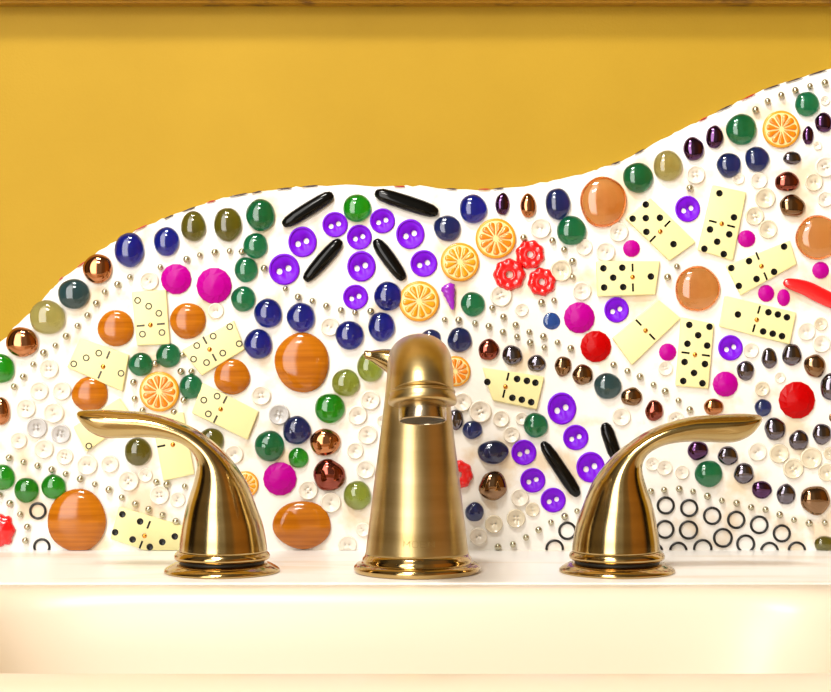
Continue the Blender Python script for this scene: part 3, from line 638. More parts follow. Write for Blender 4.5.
# floor under the vanity
M['floor'] = mat('floor_tile', (.5, .42, .33), .5)
bm = bmesh.new(); box(bm, -.9, .9, -1.5, .10, -.86, -.82)
tag(link('floor', bm, M['floor'], smooth=False), kind='structure')

# grout panel with the wavy top edge
ed = [(-190, 95)] + [(-262, 100)] * 0 + [(x, z) for x, z in EDGE]
ed = [(-330, 60), (-285, 85)] + list(EDGE) + [(262, 284), (330, 300)]
ed = catmull(ed, 4)
bm = bmesh.new()
T = .0065
front = []; bev = []; back = []
for i, (x, z) in enumerate(ed):
    j = .35 * math.sin(x * .9) + .25 * math.sin(x * 2.3 + 1)
    front.append((x * MM, 0, (z + j - 1.0) * MM)); bev.append((x * MM, .0012, (z + j) * MM)); back.append((x * MM, T, (z + j) * MM))
rows_ = [[bm.verts.new((p[0], 0, 0)) for p in front]] + [[bm.verts.new((p[0], 0, p[2] * k / 6)) for p in front] for k in range(1, 7)] + [[bm.verts.new(p) for p in bev], [bm.verts.new(p) for p in back], [bm.verts.new((p[0], T, 0)) for p in back]]
for a, b in zip(rows_, rows_[1:]):
    for i in range(len(a) - 1): bm.faces.new((a[i], a[i + 1], b[i + 1], b[i]))
bmesh.ops.remove_doubles(bm, verts=bm.verts, dist=1e-7)
tag(link('mosaic_backsplash', bm, M['grout']), 'white grout backsplash panel with a wavy top edge behind the faucet', 'backsplash')

# deck and sink
YD, YB0, YB1, ZS = -.137, -.153, -.366, -.001
bm = bmesh.new(); box(bm, -.6, .6, YD, .10, -.03, 0, .0006, 2)
tag(link('vanity_deck', bm, M['marble'], smooth=False), 'white marble ledge running along the backsplash and carrying the faucet', 'countertop')
bm = bmesh.new()
N = 128
cx, cy = -.004, (YB0 + YB1) / 2
hx, hy = .206, (YB0 - YB1) / 2
def rrect(hx, hy, r, z, sx=0, sy=0):
    out = []
    for i in range(N):
        a = 2 * math.pi * i / N
        c, s = math.cos(a), math.sin(a)
        # superellipse-like rounded rectangle
        p = 2 + 6 * (1 - r)
        k = (abs(c) ** p + abs(s) ** p) ** (-1 / p)
        out.append((cx + hx * k * c + sx, cy + hy * k * s + sy, z))
    return out
def outer(z, inset=0):
    out = []
    x0, x1, y0, y1 = -.6 + inset, .6 - inset, YB1 - .05 + inset, YD + .0005
    for x, y, _ in rrect(hx, hy, .1, 0):
        dx, dy = (x - cx) / hx, (y - cy) / hy
        if abs(dy) >= abs(dx): t = ((y1 if dy > 0 else y0) - cy) / (dy * hy); out.append((cx + dx * hx * t if abs(dx) < .96 else (x1 if dx > 0 else x0), y1 if dy > 0 else y0, z))
        else: out.append((x1 if dx > 0 else x0, cy + (dy * hy) * 1.0 if abs(dy) < .96 else (y1 if dy > 0 else y0), z))
    return out
rr = [outer(-.03), outer(ZS - .001), outer(ZS, .001), rrect(hx + .010, hy + .006, .12, ZS), rrect(hx + .004, hy + .0035, .12, ZS - .0004), rrect(hx + .0, hy + .0, .12, ZS - .003), rrect(hx - .006, hy - .004, .13, ZS - .010),
      rrect(hx - .014, hy - .010, .15, ZS - .030), rrect(hx - .026, hy - .020, .2, ZS - .065), rrect(hx - .045, hy - .036, .25, ZS - .095), rrect(hx - .075, hy - .06, .4, ZS - .112), rrect(hx - .12, hy - .085, .6, ZS - .118), rrect(.02, .02, .99, ZS - .120)]
rings(bm, rr, False, True)
sink = link('sink_basin', bm, M['porcelain'])
tag(sink, 'creamy white rectangular sink basin in front of the faucet', 'sink')

# ---------------------------------------------------------------- faucet
YF = -.095
# handles: section stations as (inner/under point, outer/top point) px offsets from axis, then half depth in mm
PX = 1 / 1.946
def hz(py): return 116 - (py - 346) * PX
st = [((179, 551), (267.2, 551), 22.9), ((180, 540), (265.8, 540), 22.2), ((182.5, 524), (262.5, 524), 20.8), ((186.5, 505), (256.5, 507), 18.8), ((193, 485), (248.3, 486), 16.3), ((196.3, 472), (241, 473), 14.6), ((196.6, 463), (232.5, 461), 13.2),
      ((193.5, 454.5), (222, 449.5), 12), ((187, 447.5), (209, 438.5), 11), ((177, 442), (193.5, 428), 10.3), ((163, 438.8), (172, 418.8), 9.8), ((144, 437.4), (147, 412.6), 9.4), ((124, 438.2), (123, 410.6), 9.2),
      ((106, 438.2), (104, 409.6), 8.8), ((94, 434.5), (91, 409.8), 7.8), ((86, 429), (83, 410.3), 6.2), ((80.5, 422.5), (78.5, 411.5), 3.6), ((77.5, 418), (76.8, 413.2), 1.2)]
def make_handle(xc, mirror, label):
    root = thing('lever_tap', (xc, YF, 0))
    flat = [(*a, *b, d) for a, b, d in st]
    flat = catmull(flat, 4)
    if mirror: flat = [(ax, ay + 4.2 * k, bx, by + 4.2 * k, d) for i, (ax, ay, bx, by, d) in enumerate(flat) for k in [min(1, max(0, (i / len(flat) - .2) / .3))]]
    rs = []
    n = 40
    for i, (ax, ay, bx, by, d) in enumerate(flat):
        A = Vector(((ax - 222) * PX, 0, hz(ay))); B = Vector(((bx - 222) * PX, 0, hz(by)))
        c = (A + B) / 2; h = (B - A) / 2
        lev = min(1, max(0, (i / len(flat) - .5) / .25))   # 0 on the body, 1 along the lever
        ring = []
        for k in range(n):
            t = 2 * math.pi * k / n
            co, si = math.cos(t), math.sin(t)
            # along the lever a soft crease runs on the front and back side
            q = 1 + .13 * lev * (math.exp(-((t - math.pi * 1.5 - .35) / .22) ** 2) + math.exp(-((t - math.pi * .5 + .35) / .22) ** 2)) - .05 * lev * abs(si * co) * 2
            p = c + h * co * q + Vector((0, d * si * q, 0))
            x = -p.x if mirror else p.x
            ring.append((x * MM, p.y * MM, p.z * MM))
        rs.append(ring)
    bm = bmesh.new(); rings(bm, rs)
    link('lever', bm, M['brass'], root)
    link('collar', lathe_bm([(r * MM, z * MM) for r, z in ((20, 6.3), (23.2, 6.4), (24.3, 7.0), (24.6, 8.2), (24.1, 9.5), (23.2, 10.2), (22.9, 10.8), (20, 10.9))]), M['brass_polished'], root)
    link('shaded_gap', lathe_bm([(r * MM, z * MM) for r, z in ((20.5, 4.0), (21.8, 4.1), (21.8, 6.4), (20, 6.45))]), M['dark'], root)  # near-black band paints the shade in the gap under the collar
    link('base_flange', lathe_bm([(r * MM, z * MM) for r, z in ((29.2, -0.0), (29.8, .5), (29.6, 1.4), (28.3, 2.5), (26.4, 3.6), (24.6, 4.5), (23.0, 4.9), (18, 4.9))]), M['brass_polished'], root)
    return tag(root, label, 'faucet handle', 'lever handles of the faucet')
make_handle(-.0994, False, 'brushed brass lever handle left of the spout, its lever pointing left')
make_handle(.1035, True, 'brushed brass lever handle right of the spout, its lever pointing right')

sp = thing('faucet_spout', (.0008, YF, 0))
sp.rotation_euler = (0, 0, math.radians(2.3))
# stations: y, z of the centre line, half width in x, half thickness (mm); y forward is negative, relative to the base axis
ss = [(0, 8.5, 26.6, 26.6), (0, 25, 24.6, 24.4), (-.3, 45, 22.2, 21.2), (-1, 65, 19.6, 18), (-3, 83, 17.4, 15.6), (-8, 97, 16.0, 14), (-17, 106.5, 15.6, 13.3), (-30, 109.4, 15.4, 12.8), (-43, 107.8, 15.3, 13), (-53.5, 102.8, 15.2, 13.6), (-59.5, 97, 15.1, 14.2), (-62.3, 92.5, 15.1, 14.6)]
fl = catmull(ss, 5)
rs = []; n = 48
for i, (y, z, w, t) in enumerate(fl):
    a = fl[max(i - 1, 0)]; b = fl[min(i + 1, len(fl) - 1)]
    tg = Vector((0, b[0] - a[0], b[1] - a[1])).normalized()
    if i == 0: tg = Vector((0, 0, 1))
    nr = Vector((0, tg.z, -tg.y))
    ring = []
    for k in range(n):
        u = 2 * math.pi * k / n
        p = Vector((0, y, z)) + Vector((w * math.cos(u), 0, 0)) + nr * (t * math.sin(u))
        ring.append((p.x * MM, p.y * MM, p.z * MM))
    rs.append(ring)
bm = bmesh.new(); rings(bm, rs)
link('spout_body', bm, M['brass_body'], sp)
link('base_flange', lathe_bm([(r * MM, z * MM) for r, z in ((31.4, 0), (32.2, .7), (32.6, 2), (32.4, 3.2), (31.2, 4.4), (29.2, 4.9), (28.2, 5.3), (28.3, 6.2), (27.9, 7.4), (27.0, 8.4), (26.7, 9.6), (22, 9.7))], 64), M['brass_polished'], sp)
tilt = math.radians(12.5)
ax = Vector((0, -math.sin(tilt), -math.cos(tilt)))
def axis_m(o):  # local +z goes along the nozzle axis
    z = ax; x = Vector((1, 0, 0)); y = z.cross(x)
    m = Matrix((x, y, z)).transposed().to_4x4(); m.translation = Vector(o) * MM
    return m
NO = Vector((0, -62.3, 92.5))
link('nozzle_ring', lathe_bm([(r * MM, z * MM) for r, z in ((13, -2.0), (15.1, -2.0), (15.7, -1.6), (15.8, -1.0), (15.3, -.6), (15.5, -.2), (16.1, 1.3), (16.5, 2.8), (16.5, 3.6), (16.1, 4.2), (11.4, 4.3))], 56, axis_m(NO)), M['brass_body'], sp)
aer = link('aerator', lathe_bm([(r * MM, z * MM) for r, z in ((11.0, 3.9), (11.4, 4.4), (11.4, 12.0), (11.3, 12.6), (10.9, 12.7), (10.8, 12.4), (10.7, 9.8))], 56, axis_m(NO), True, False), M['aerator'], sp)
link('aerator_screen', lathe_bm([(10.75 * MM, 11.6 * MM), (10.75 * MM, 12.2 * MM), (6 * MM, 12.3 * MM), (1 * MM, 12.35 * MM)], 40, axis_m(NO)), M['screen'], aer)
# faint maker's name low on the front of the spout body
bm = bmesh.new()
GL = {'M': [((0, 0), (0, 1)), ((0, 1), (.5, .35)), ((.5, .35), (1, 1)), ((1, 1), (1, 0))], 'O': [((.15, 0), (0, .3)), ((0, .3), (0, .7)), ((0, .7), (.15, 1)), ((.15, 1), (.85, 1)), ((.85, 1), (1, .7)), ((1, .7), (1, .3)), ((1, .3), (.85, 0)), ((.85, 0), (.15, 0))],
      'E': [((0, 0), (0, 1)), ((0, 1), (.9, 1)), ((0, .5), (.8, .5)), ((0, 0), (.9, 0))], 'N': [((0, 0), (0, 1)), ((0, 1), (1, 0)), ((1, 0), (1, 1))]}
for i, ch in enumerate('MOEN'):
    for (x0, z0), (x1, z1) in GL[ch]:
        pts = []
        for (x, z) in ((x0, z0), (x1, z1)):
            X = -7.6 + i * 4.1 + x * 2.9; Z = 15.4 + z * 3.0
            r = 26.6 - (Z - 8.5) * .121
            pts.append(Vector((X, -math.sqrt(r * r - X * X) - .02, Z)))
        a, b = pts; d = (b - a).normalized(); s = d.cross(Vector((0, 1, 0))).normalized() * .11
        o = Vector((0, .3, 0))
        vs = [bm.verts.new(p * MM) for p in (a - s, b - s, b + s, a + s, a - s + o, b - s + o, b + s + o, a + s + o)]
        for q in ((0, 1, 2, 3), (4, 7, 6, 5), (0, 4, 5, 1), (1, 5, 6, 2), (2, 6, 7, 3), (3, 7, 4, 0)): bm.faces.new([vs[k] for k in q])
tag(link('engraved_name', bm, M['letter'], sp, smooth=False), 'faint engraved maker name')
tag(sp, 'brushed brass faucet spout curving forward between the two handles', 'faucet spout')

# drain lift rod behind the spout
lr = thing('drain_lift_rod', (.004, -.052, 0))
link('rod', lathe_bm([(2.2 * MM, 0), (2.2 * MM, .104), (1.6 * MM, .106)], 20), M['brass'], lr)
rs = []
for x, z, r in catmull([(7, 101.5, 5), (3, 101.9, 7.6), (-6, 103.6, 8.6), (-15, 106.4, 7.7), (-23, 109.2, 5.0), (-28, 110.6, 2.8), (-31, 111.4, 2.2), (-31.8, 111.6, 1)], 4):
    rs.append([(x * MM, r * math.cos(2 * math.pi * k / 28) * MM, (z + r * math.sin(2 * math.pi * k / 28)) * MM) for k in range(28)])
bm = bmesh.new(); rings(bm, rs); link('knob', bm, M['brass'], lr)
tag(lr, 'small brass drain lift rod with tapered knob sticking out left behind the spout', 'lift rod')

# ---------------------------------------------------------------- glass gems
def gem_bm(rx, rz, kind, seed):
    rnd = random.Random(seed)
    big = kind in ('bigtiger', 'bigamber')
    irr = {'hematite': .04, 'bronze': .055, 'garnet': .045, 'plum': .035, 'navy': .035, 'copper': .03}.get(kind, .02)
    ph = [rnd.uniform(0, 6.28) for _ in range(5)]
    r = (rx + rz) / 2
    h = {'bigtiger': .36, 'tiger': .42, 'bigamber': .5, 'flatblue': .3}.get(kind, .72) * r
    prof = [(.66, 0), (.82, .04), (.94, .12), (1, .27), (.985, .38), (.93, .52), (.83, .68), (.69, .82), (.5, .92), (.28, .98), (.1, 1)]
    n = 36 if big else 26
    rs = []
    for pr, ph_ in prof:
        ring = []
        for k in range(n):
            t = 2 * math.pi * k / n
            q = 1 + irr * (math.sin(2 * t + ph[0]) * .5 + math.sin(3 * t + ph[1]) * .6 + math.sin(5 * t + ph[2]) * .45)
            if kind in ('hematite', 'bronze', 'garnet', 'plum'):
                q *= 1 + .008 * math.sin(7 * t + ph[3] + 3 * ph_)
                hh = h * ph_ * (1 + .10 * math.sin(t + ph[4]) * pr)
            else: hh = h * ph_
            ring.append((rx * pr * q * math.cos(t) * MM, (-hh + .25) * MM, rz * pr * q * math.sin(t) * MM))
        rs.append(ring)
    bm = bmesh.new(); rings(bm, rs)
    return bm
names = {'bigtiger': 'brown_stone', 'tiger': 'brown_stone', 'bigamber': 'amber_cabochon'}
groups = {'cobalt': 'cobalt blue gems of the mosaic', 'navy': 'navy gems of the mosaic', 'emerald': 'emerald gems of the mosaic', 'green': 'bright green gems of the mosaic', 'olive': 'olive gems of the mosaic', 'paleolive': 'pale olive gems of the mosaic',
          'lime': 'lime gems of the mosaic', 'copper': 'coppery gems of the mosaic', 'smoke': 'teal gems of the mosaic', 'plum': 'plum gems of the mosaic', 'garnet': 'reddish gems of the mosaic', 'bronze': 'bronze gems of the mosaic', 'hematite': 'dark grey gems of the mosaic',
          'tiger': 'round brown stones of the mosaic', 'bigtiger': 'big brown stones of the mosaic', 'bigamber': 'amber cabochons of the mosaic'}
for i, (x, z, rx, rz, kind, lab) in enumerate(GEMS):
    bm = gem_bm(rx, rz, kind, i)
    clip_deck(bm, z * MM)
    o = link(names.get(kind, 'glass_gem'), bm, M[kind], loc=(x * MM, 0, z * MM))
    tag(o, lab, 'stone' if 'tiger' in kind else 'gem', groups.get(kind))

# berry-like red bead in the lower left corner
bm = bmesh.new()
n = 24; rs = []
for pr, h in ((.8, 0), (1, .15), (.96, .4), (.75, .7), (.45, .9), (.12, 1)):
    rs.append([(7.2 * pr * (1 + .1 * math.cos(7 * (2 * math.pi * k / n))) * math.cos(2 * math.pi * k / n) * MM, (-5 * h + .2) * MM, 9.2 * pr * (1 + .1 * math.cos(7 * (2 * math.pi * k / n))) * math.sin(2 * math.pi * k / n) * MM) for k in range(n)])
rings(bm, rs)
tag(link('berry_bead', bm, M['redplastic'], loc=(-234.5 * MM, 0, 11.4 * MM)), 'red berry-shaped bead at the lower left corner of the photo', 'bead')

# rhinestones: pointed faceted crystals
def rhine_bm(n=14):
    bm = bmesh.new(); rs = []
    for pr, h, off in ((.9, -.05, 0), (1, .08, 0), (.97, .14, 0), (.62, .30, .5), (.2, .40, 0), (.02, .43, 0)):
        rs.append([(pr * math.cos(2 * math.pi * (k + off) / n), -h, pr * math.sin(2 * math.pi * (k + off) / n)) for k in range(n)])
    rings(bm, rs); return bm
proto = {}
for x, z, rx, rz, col, lab in RHINE:
    if col not in proto:
        o = proto[col] = link('rhinestone', rhine_bm(), M[col], smooth=False)
    else:
        o = proto[col].copy(); C.objects.link(o)
    o.location = (x * MM, 0, z * MM); o.scale = (rx * MM, (rx + rz) / 2 * MM, rz * MM)
    tag(o, lab, 'rhinestone', col + ' rhinestones of the mosaic')

# ---------------------------------------------------------------- buttons
def button_bm(holes, hr, R=.80, thick=.30, n=40):
    bm = bmesh.new()
    circ = lambda r, h, cx=0, cz=0, m=n: [bm.verts.new((cx + r * math.cos(2 * math.pi * k / m), -h, cz + r * math.sin(2 * math.pi * k / m))) for k in range(m)]
    seq = [circ(.92, 0), circ(.98, thick * .25), circ(1, thick * .6), circ(.96, thick * .9), circ(.90, thick), circ(.84, thick * .93), circ(R - .02, thick * .68), circ(R - .1, thick * .55)]
    for a, b in zip(seq, seq[1:]):
        for k in range(n): bm.faces.new((a[k], a[(k + 1) % n], b[(k + 1) % n], b[k]))
    def loop(c): return [bm.edges.get((c[k], c[(k + 1) % len(c)])) or bm.edges.new((c[k], c[(k + 1) % len(c)])) for k in range(len(c))]
    tops = [circ(hr, thick * .55, hx, hz_, 14) for hx, hz_ in holes]
    bots = [circ(hr, 0, hx, hz_, 14) for hx, hz_ in holes]
    for a, b in zip(tops, bots):
        for k in range(14): bm.faces.new((a[k], a[(k + 1) % 14], b[(k + 1) % 14], b[k]))
    bmesh.ops.triangle_fill(bm, use_beauty=True, edges=loop(seq[-1]) + [e for t in tops for e in loop(t)])
    bmesh.ops.triangle_fill(bm, use_beauty=True, edges=loop(seq[0]) + [e for t in bots for e in loop(t)])
    return bm
def put(proto, x, z, rx, rz, rot=0):
    o = proto.copy(); C.objects.link(o)
    o.location = (x * MM, 0, z * MM); o.scale = (rx * MM, (rx + rz) / 2 * MM, rz * MM); o.rotation_euler = (0, rot, 0)
    return o
pb = None
for x, z, rx, rz, lab in PBTN:
    if pb is None:
        pb = link('purple_button', button_bm([(-.31, -.14), (.27, .06)], .20, .9, .16), M['purple'])
        o = pb; o.location = (x * MM, 0, z * MM); o.scale = (rx * MM, rx * MM, rz * MM)
    else: o = put(pb, x, z, rx, rz)
    tag(o, lab, 'button', 'purple buttons of the mosaic')
wp = {}
rw = random.Random(3)
for i, (x, z, r, k, lab) in enumerate(WBTN):
    if z - r < .4:      # sits low: trim it at the deck
        bm = button_bm([(-.2, .0), (.2, .0)], .1); bmesh.ops.scale(bm, vec=(r * MM,) * 3, verts=bm.verts); clip_deck(bm, z * MM)
        o = link('button', bm, M[k], loc=(x * MM, 0, z * MM))
    else:
        v = (k, 4 if k == 'g' else (2 if i % 3 else 4))
        if v not in wp:
            holes = [(-.2, 0), (.2, 0)] if v[1] == 2 else [(-.19, -.19), (.19, -.19), (.19, .19), (-.19, .19)]
            p = wp[v] = link('button', button_bm(holes, .15 if k == 'g' else .09, .78, .34), M[k])
            o = p; o.location = (x * MM, 0, z * MM); o.scale = (r * MM,) * 3
        else: o = put(wp[v], x, z, r, r, rw.uniform(0, 3.14) if k != 'g' else .2)
    tag(o, lab, 'button', {'w': 'white buttons of the mosaic', 'c': 'cream buttons of the mosaic', 'g': 'grey buttons of the mosaic'}[k])

# ---------------------------------------------------------------- beads, rings, bugles
def sphere_bm(u=14, v=10):
    bm = bmesh.new(); bmesh.ops.create_uvsphere(bm, u_segments=u, v_segments=v, radius=1); return bm
sb = None
for i, (x, z, lab) in enumerate(BEADS):
    r = 1.9 + .2 * math.sin(i * 2.7)
    if sb is None: sb = o = link('silver_bead', sphere_bm(), M['silver'])
    else: o = sb.copy(); C.objects.link(o)
    o.location = (x * MM, -r * .8 * MM, max(z, r + .05) * MM); o.scale = (r * MM,) * 3
    tag(o, lab, 'bead', 'silver beads of the mosaic')
for x, z, R, lab in RINGS:
    bm = bmesh.new(); n, m_ = 40, 10; rr_ = .72
    vr = [[bm.verts.new(((R - rr_ + rr_ * math.cos(2 * math.pi * j / m_)) * math.cos(2 * math.pi * k / n) * MM, (rr_ * math.sin(2 * math.pi * j / m_) - .55) * MM, (R - rr_ + rr_ * math.cos(2 * math.pi * j / m_)) * math.sin(2 * math.pi * k / n) * MM)) for j in range(m_)] for k in range(n)]
    for k in range(n):
        for j in range(m_): bm.faces.new((vr[k][j], vr[(k + 1) % n][j], vr[(k + 1) % n][(j + 1) % m_], vr[k][(j + 1) % m_]))
    clip_deck(bm, z * MM)
    tag(link('black_ring', bm, M['ring'], loc=(x * MM, 0, z * MM)), lab, 'ring', 'black rings of the mosaic')
for i, (x0, z0, x1, z1, w, lab) in enumerate(BUGLES):
    a, b = Vector((x0, 0, z0)), Vector((x1, 0, z1)); d = b - a; Ln = d.length; d.normalize(); s = Vector((-d.z, 0, d.x))
    c = (a + b) / 2; rs = []
    rn = random.Random(i)
    for t, q in ((0, .25), (.02, .5), (.10, .82), (.25, 1), (.5, 1.03), (.75, 1), (.9, .85), (.98, .55), (1, .3)):
        q2 = q * (1 + rn.uniform(-.05, .05))
        p = a + d * (Ln * t) - c
        rs.append([((p + s * (w * q2 * math.cos(2 * math.pi * k / 10)))[0] * MM, (-w * .62 * q2 * math.sin(2 * math.pi * k / 10) - w * .5) * MM, (p + s * (w * q2 * math.cos(2 * math.pi * k / 10)))[2] * MM) for k in range(10)])
    bm = bmesh.new(); rings(bm, rs)
    tag(link('long_bead', bm, M['black'], loc=(c.x * MM, 0, c.z * MM)), lab, 'bead', 'black long beads of the mosaic')
def tube_piece(name, pts, m, lab, cat, ridg=0, flat=.6):
    pts = catmull(pts, 4); rs = []; n = 24
    for i, (x, z, r) in enumerate(pts):
        a = pts[max(i - 1, 0)]; b = pts[min(i + 1, len(pts) - 1)]
        d = Vector((b[0] - a[0], 0, b[1] - a[1])).normalized(); s = Vector((-d.z, 0, d.x))
        ring = []
        for k in range(n):
            t = 2 * math.pi * k / n; q = r * (1 + ridg * math.sin(i * 1.9 + 3 * t))
            p = s * (q * math.cos(t))
            ring.append(((x + p.x) * MM, (-q * flat * math.sin(t) - 2.2) * MM, (z + p.z) * MM))
        rs.append(ring)
    bm = bmesh.new(); rings(bm, rs)
    return tag(link(name, bm, m), lab, cat)
S_ = 1000 / 1761
tube_piece('curved_bead', [((x - 415.5) * S_, (550.5 - y) * S_, r * S_) for x, y, r in ((783, 281.5, 2), (786, 283, 4.5), (795, 285.5, 6.5), (806, 289, 7.5), (818, 295, 8), (832, 301.5, 7.5), (848, 306, 6), (858, 308, 2))], M['redplastic'], 'red curved glass bead like a chilli at the right edge', 'bead')
tube_piece('cone_bead', [((x - 415.5) * S_, (550.5 - y) * S_, r * S_) for x, y, r in ((446.5, 284.5, 3), (447.5, 287, 7), (449, 293, 6), (450.5, 300, 4), (452, 306, 2.6), (452.5, 310, 1))], M['purplecone'], 'small ridged purple cone bead pointing down above the spout', 'bead', .10)

# ---------------------------------------------------------------- orange slices
def make_slice(col):
    root = thing('orange_slice')
    link('rind', lathe_bm([(.93, 0), (.99, .05), (1, .12), (.97, .19), (.9, .225), (.84, .21)], 40, Matrix.Rotation(math.pi / 2, 4, 'X')), M['rind'], root)
    link('pith', lathe_bm([(.87, .10), (.865, .225), (.84, .235)], 40, Matrix.Rotation(math.pi / 2, 4, 'X')), M['pith'], root)
    ns = 11; seg = None
    for k in range(ns):
        if seg is None:
            bm = bmesh.new()
            w = math.pi / ns
            pts = [(.13, 0)] + [(.30, -w * .55), (.62, -w * .78), (.74, -w * .74), (.80, -w * .35), (.815, 0), (.80, w * .35), (.74, w * .74), (.62, w * .78), (.30, w * .55)]
            pl = [(r * math.cos(t), r * math.sin(t)) for r, t in pts]
            cxs = sum(p[0] for p in pl) / len(pl)
            rings(bm, [[(a, -.22, b) for a, b in pl], [(a, -.27, b) for a, b in pl], [(cxs + (a - cxs) * .8, -.30, b * .72) for a, b in pl]])
            s = seg = link('segment', bm, M['flesh_' + col], root)
        else: s = seg.copy(); C.objects.link(s); s.parent = root
        s.rotation_euler = (0, 2 * math.pi * k / ns, 0)
    return root
def copy_tree(o, parent=None):
    c = o.copy(); C.objects.link(c); c.parent = parent
    for ch in [q for q in C.objects if q.parent == o]: copy_tree(ch, c)
    return c
sp_ = {}
for i, (x, z, r, col, lab) in enumerate(SLICES):
    if col not in sp_: o = sp_[col] = make_slice(col)
    else: o = copy_tree(sp_[col])
    o.location = (x * MM, 0, z * MM); o.scale = (r * MM,) * 3; o.rotation_euler = (0, .2 * i, 0)
    tag(o, lab, 'orange slice', 'orange slice beads of the mosaic')

# ---------------------------------------------------------------- red flower beads
def flower_bm():
    bm = bmesh.new(); n = 64; rs = []
    for pr, h in ((.22, 0), (.22, .26), (.28, .34), (.40, .33), (.50, .30), (.62, .36), (.78, .37), (.92, .27), (1, .12), (.93, 0)):
        ring = []
        for k in range(n):
            t = 2 * math.pi * k / n
            lob = 1 + .045 * math.cos(8 * t) * max(0, (pr - .4) / .6)
            hh = h * (1 + .08 * math.cos(8 * t) * (1 if pr > .55 and h else 0))
            ring.append((pr * lob * math.cos(t), -hh, pr * lob * math.sin(t)))
        rs.append(ring)
    vr = rings(bm, rs, False, False)
    for k in range(n): bm.faces.new((vr[-1][k], vr[-1][(k + 1) % n], vr[0][(k + 1) % n], vr[0][k]))
    return bm
fp = None
for i, (x, z, r, lab) in enumerate(FLOWERS):
    if fp is None: fp = o = link('flower_bead', flower_bm(), M['redplastic'])
    else: o = fp.copy(); C.objects.link(o)
    o.location = (x * MM, 0, z * MM); o.scale = (r * MM,) * 3; o.rotation_euler = (0, .3 * i, 0)
    tag(o, lab, 'bead', 'red flower beads of the mosaic')

# ---------------------------------------------------------------- dominoes
for i, (cor, pips, pins, bars, lab) in enumerate(DOMINOES):
    cx_ = sum(p[0] for p in cor) / 4; cz_ = sum(p[1] for p in cor) / 4
    root = thing('domino', (cx_ * MM, 0, cz_ * MM))
    bm = bmesh.new()
    th = 2.6
    vs = [bm.verts.new(((x - cx_) * MM, y * MM, (z - cz_) * MM)) for y in (.2, -th) for x, z in cor]
    for q in ((0, 1, 2, 3), (7, 6, 5, 4), (0, 4, 5, 1), (1, 5, 6, 2), (2, 6, 7, 3), (3, 7, 4, 0)): bm.faces.new([vs[k] for k in q])
    bmesh.ops.bevel(bm, geom=bm.edges[:], offset=.7 * MM, segments=3, affect='EDGES', profile=.5)
    clip_deck(bm, cz_ * MM)
    link('tile', bm, M['ivory'], root)
    worn = 'pale yellow' in lab
    pm = M['pipfaint'] if worn else M['pip']
    for x, z in pips:
        if z < 1.9: continue
        if worn: link('pip', lathe_bm([(q * MM, h * MM) for q, h in ((1.95, -.05), (1.95, .15), (1.75, .25), (1.3, .15), (1.2, -.05))], 20, Matrix.Rotation(math.pi / 2, 4, 'X'), False, False), pm, root, ((x - cx_) * MM, -th * MM, (z - cz_) * MM)); continue
        link('pip', lathe_bm([(1.9 * MM, 0), (1.9 * MM, .12 * MM), (1.6 * MM, .2 * MM), (1.2 * MM, .08 * MM), (.5 * MM, .02 * MM)], 20, Matrix.Rotation(math.pi / 2, 4, 'X')), pm, root, ((x - cx_) * MM, -th * MM, (z - cz_) * MM))
    for x, z in pins:
        bm = sphere_bm(); bmesh.ops.scale(bm, vec=(1.35 * MM, .8 * MM, 1.35 * MM), verts=bm.verts)
        link('pin', bm, M['pin'], root, ((x - cx_) * MM, -(th + .1) * MM, (z - cz_) * MM))
    if len(bars) == 2:
        (x0, z0), (x1, z1) = bars
        d = Vector((x1 - x0, 0, z1 - z0)); d.normalize()
        for (x, z) in bars:
            if z < 2.5: continue
            bm = bmesh.new(); box(bm, -2.3 * MM, 2.3 * MM, -.15 * MM, .1 * MM, -.55 * MM, .55 * MM, .08 * MM, 1)
            b = link('divider', bm, pm, root, ((x - cx_) * MM, -th * MM, (z - cz_) * MM), False)
            b.rotation_euler = (0, -math.atan2(d.z, d.x), 0)
    tag(root, lab, 'domino', 'dominoes of the mosaic')

# ---------------------------------------------------------------- chips along the top edge
for i, (x0, z0, x1, z1, col, lab) in enumerate(CHIPS):
    a, b = Vector((x0, 0, z0)), Vector((x1, 0, z1)); d = (b - a); Ln = d.length; d.normalize(); s = Vector((-d.z, 0, d.x)); c = (a + b) / 2
    rs = []
    for t, q in ((0, .15), (.15, .5), (.4, .85), (.7, 1), (.9, .6), (1, .2)):
        p = d * (Ln * (t - .5)) + s * .9; w = .42 * q
        rs.append([((p.x + s.x * w * u) * MM, v * MM, (p.z + s.z * w * u) * MM) for u, v in ((-1, .3), (-1, -.5), (-.4, -.9), (.5, -.9), (1, -.4), (1, .3))])
    bm = bmesh.new(); rings(bm, rs)
    tag(link('edge_chip', bm, M['chip_' + col], loc=(c.x * MM, 0, c.z * MM), smooth=False), lab, 'tile chip', 'chips along the top edge of the mosaic')

# ---------------------------------------------------------------- light, camera
def area(name, loc, target, sx, sy, power, col=(1, 1, 1)):
    l = bpy.data.lights.new(name, 'AREA'); l.shape = 'RECTANGLE'; l.size = sx; l.size_y = sy; l.energy = power; l.color = col
    o = bpy.data.objects.new(name, l); C.objects.link(o); o.location = loc
    o.rotation_euler = (Vector(target) - Vector(loc)).to_track_quat('-Z', 'Y').to_euler()
    return o
area('vanity_lamp', (-.28, -1.15, .80), (0, 0, .12), .24, .13, 8, (1, .96, .89))
area('added_top_fill', (-.25, -.62, 1.15), (0, -.05, .1), .30, .16, 27, (1, .95, .86))  # added overhead fill, softens shadows and brightens the deck; not a known fixture
w = bpy.data.worlds.new('room'); bpy.context.scene.world = w; w.use_nodes = True
nt = w.node_tree; bg = nt.nodes['Background']
def wn(t, **k):
    n = nt.nodes.new(t)
    for a, b in k.items(): setattr(n, a, b)
    return n
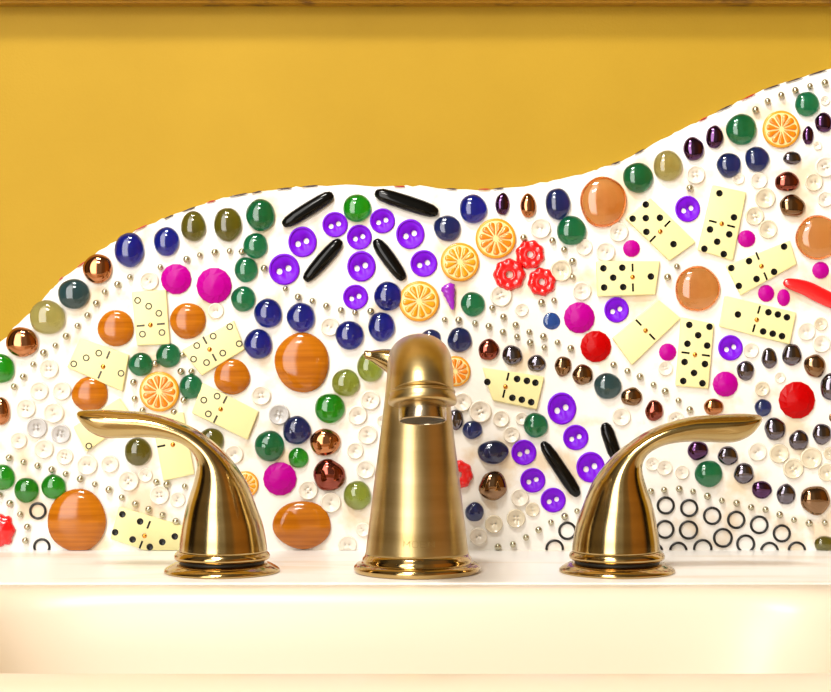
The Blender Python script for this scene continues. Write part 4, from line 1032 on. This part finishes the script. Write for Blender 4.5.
tc = wn('ShaderNodeTexCoord'); sx = wn('ShaderNodeSeparateXYZ'); nt.links.new(tc.outputs['Generated'], sx.inputs[0])
ng = wn('ShaderNodeMath', operation='MULTIPLY'); ng.inputs[1].default_value = -1; nt.links.new(sx.outputs['Y'], ng.inputs[0])
at = wn('ShaderNodeMath', operation='ARCTAN2'); nt.links.new(sx.outputs['X'], at.inputs[0]); nt.links.new(ng.outputs[0], at.inputs[1])
mr = wn('ShaderNodeMapRange'); mr.inputs[1].default_value = -math.pi; mr.inputs[2].default_value = math.pi; nt.links.new(at.outputs[0], mr.inputs[0])
cr = wn('ShaderNodeValToRGB'); nt.links.new(mr.outputs[0], cr.inputs[0])
RAMP = [(-180, (.5, .4, .22)), (-128, (.22, .16, .08)), (-114, (.02, .012, .006)), (-80, (.03, .015, .008)), (-72, (.42, .28, .12)), (-48, (.36, .23, .09)), (-42, (.05, .03, .01)), (-37, (.06, .04, .02)), (-34, (14, 13.4, 12.6)), (-12, (14, 13.4, 12.6)), (-9, (.75, .66, .5)), (10, (.9, .75, .52)), (15, (.55, .34, .13)),
        (33, (.60, .34, .12)), (40, (1.1, .48, .09)), (74, (.9, .36, .05)), (84, (.03, .02, .01)), (122, (.02, .012, .006)), (135, (.25, .2, .12)), (180, (.5, .4, .22))]
el = cr.color_ramp.elements
while len(el) > 1: el.remove(el[-1])
for i, (a, c) in enumerate(RAMP):
    e = el[0] if i == 0 else el.new((a + 180) / 360)
    e.position = (a + 180) / 360; e.color = (*c, 1)
# ceiling above and floor below
cz = wn('ShaderNodeValToRGB'); nt.links.new(sx.outputs['Z'], cz.inputs[0])
mz = wn('ShaderNodeMapRange'); mz.inputs[1].default_value = -1; mz.inputs[2].default_value = 1; nt.links.new(sx.outputs['Z'], mz.inputs[0]); nt.links.new(mz.outputs[0], cz.inputs[0])
ez = cz.color_ramp.elements
ez[0].position = .0; ez[0].color = (0, 0, 0, 1); ez[1].position = .30; ez[1].color = (0, 0, 0, 1)
e = ez.new(.38); e.color = (1, 1, 1, 1); e = ez.new(.74); e.color = (1, 1, 1, 1); e = ez.new(.93); e.color = (0, 0, 0, 1)
ap = wn('ShaderNodeMix', data_type='RGBA'); nt.links.new(cz.outputs[0], ap.inputs['Factor'])
ap.inputs['A'].default_value = (.30, .25, .17, 1); nt.links.new(cr.outputs[0], ap.inputs['B'])
nt.links.new(ap.outputs['Result'], bg.inputs[0]); bg.inputs[1].default_value = 1.0

cam = bpy.data.cameras.new('camera'); co = bpy.data.objects.new('camera', cam); C.objects.link(co)
co.location = (0, -1.0, .116); co.rotation_euler = (math.pi / 2, 0, 0)
cam.sensor_width = 36; cam.lens = 36 * 1761 / 831; cam.clip_start = .01
bpy.context.scene.camera = co
vs_ = bpy.context.scene.view_settings
vs_.view_transform = 'Standard'; vs_.look = 'None'; vs_.gamma = 1; vs_.use_curve_mapping = False; vs_.exposure = -1.2
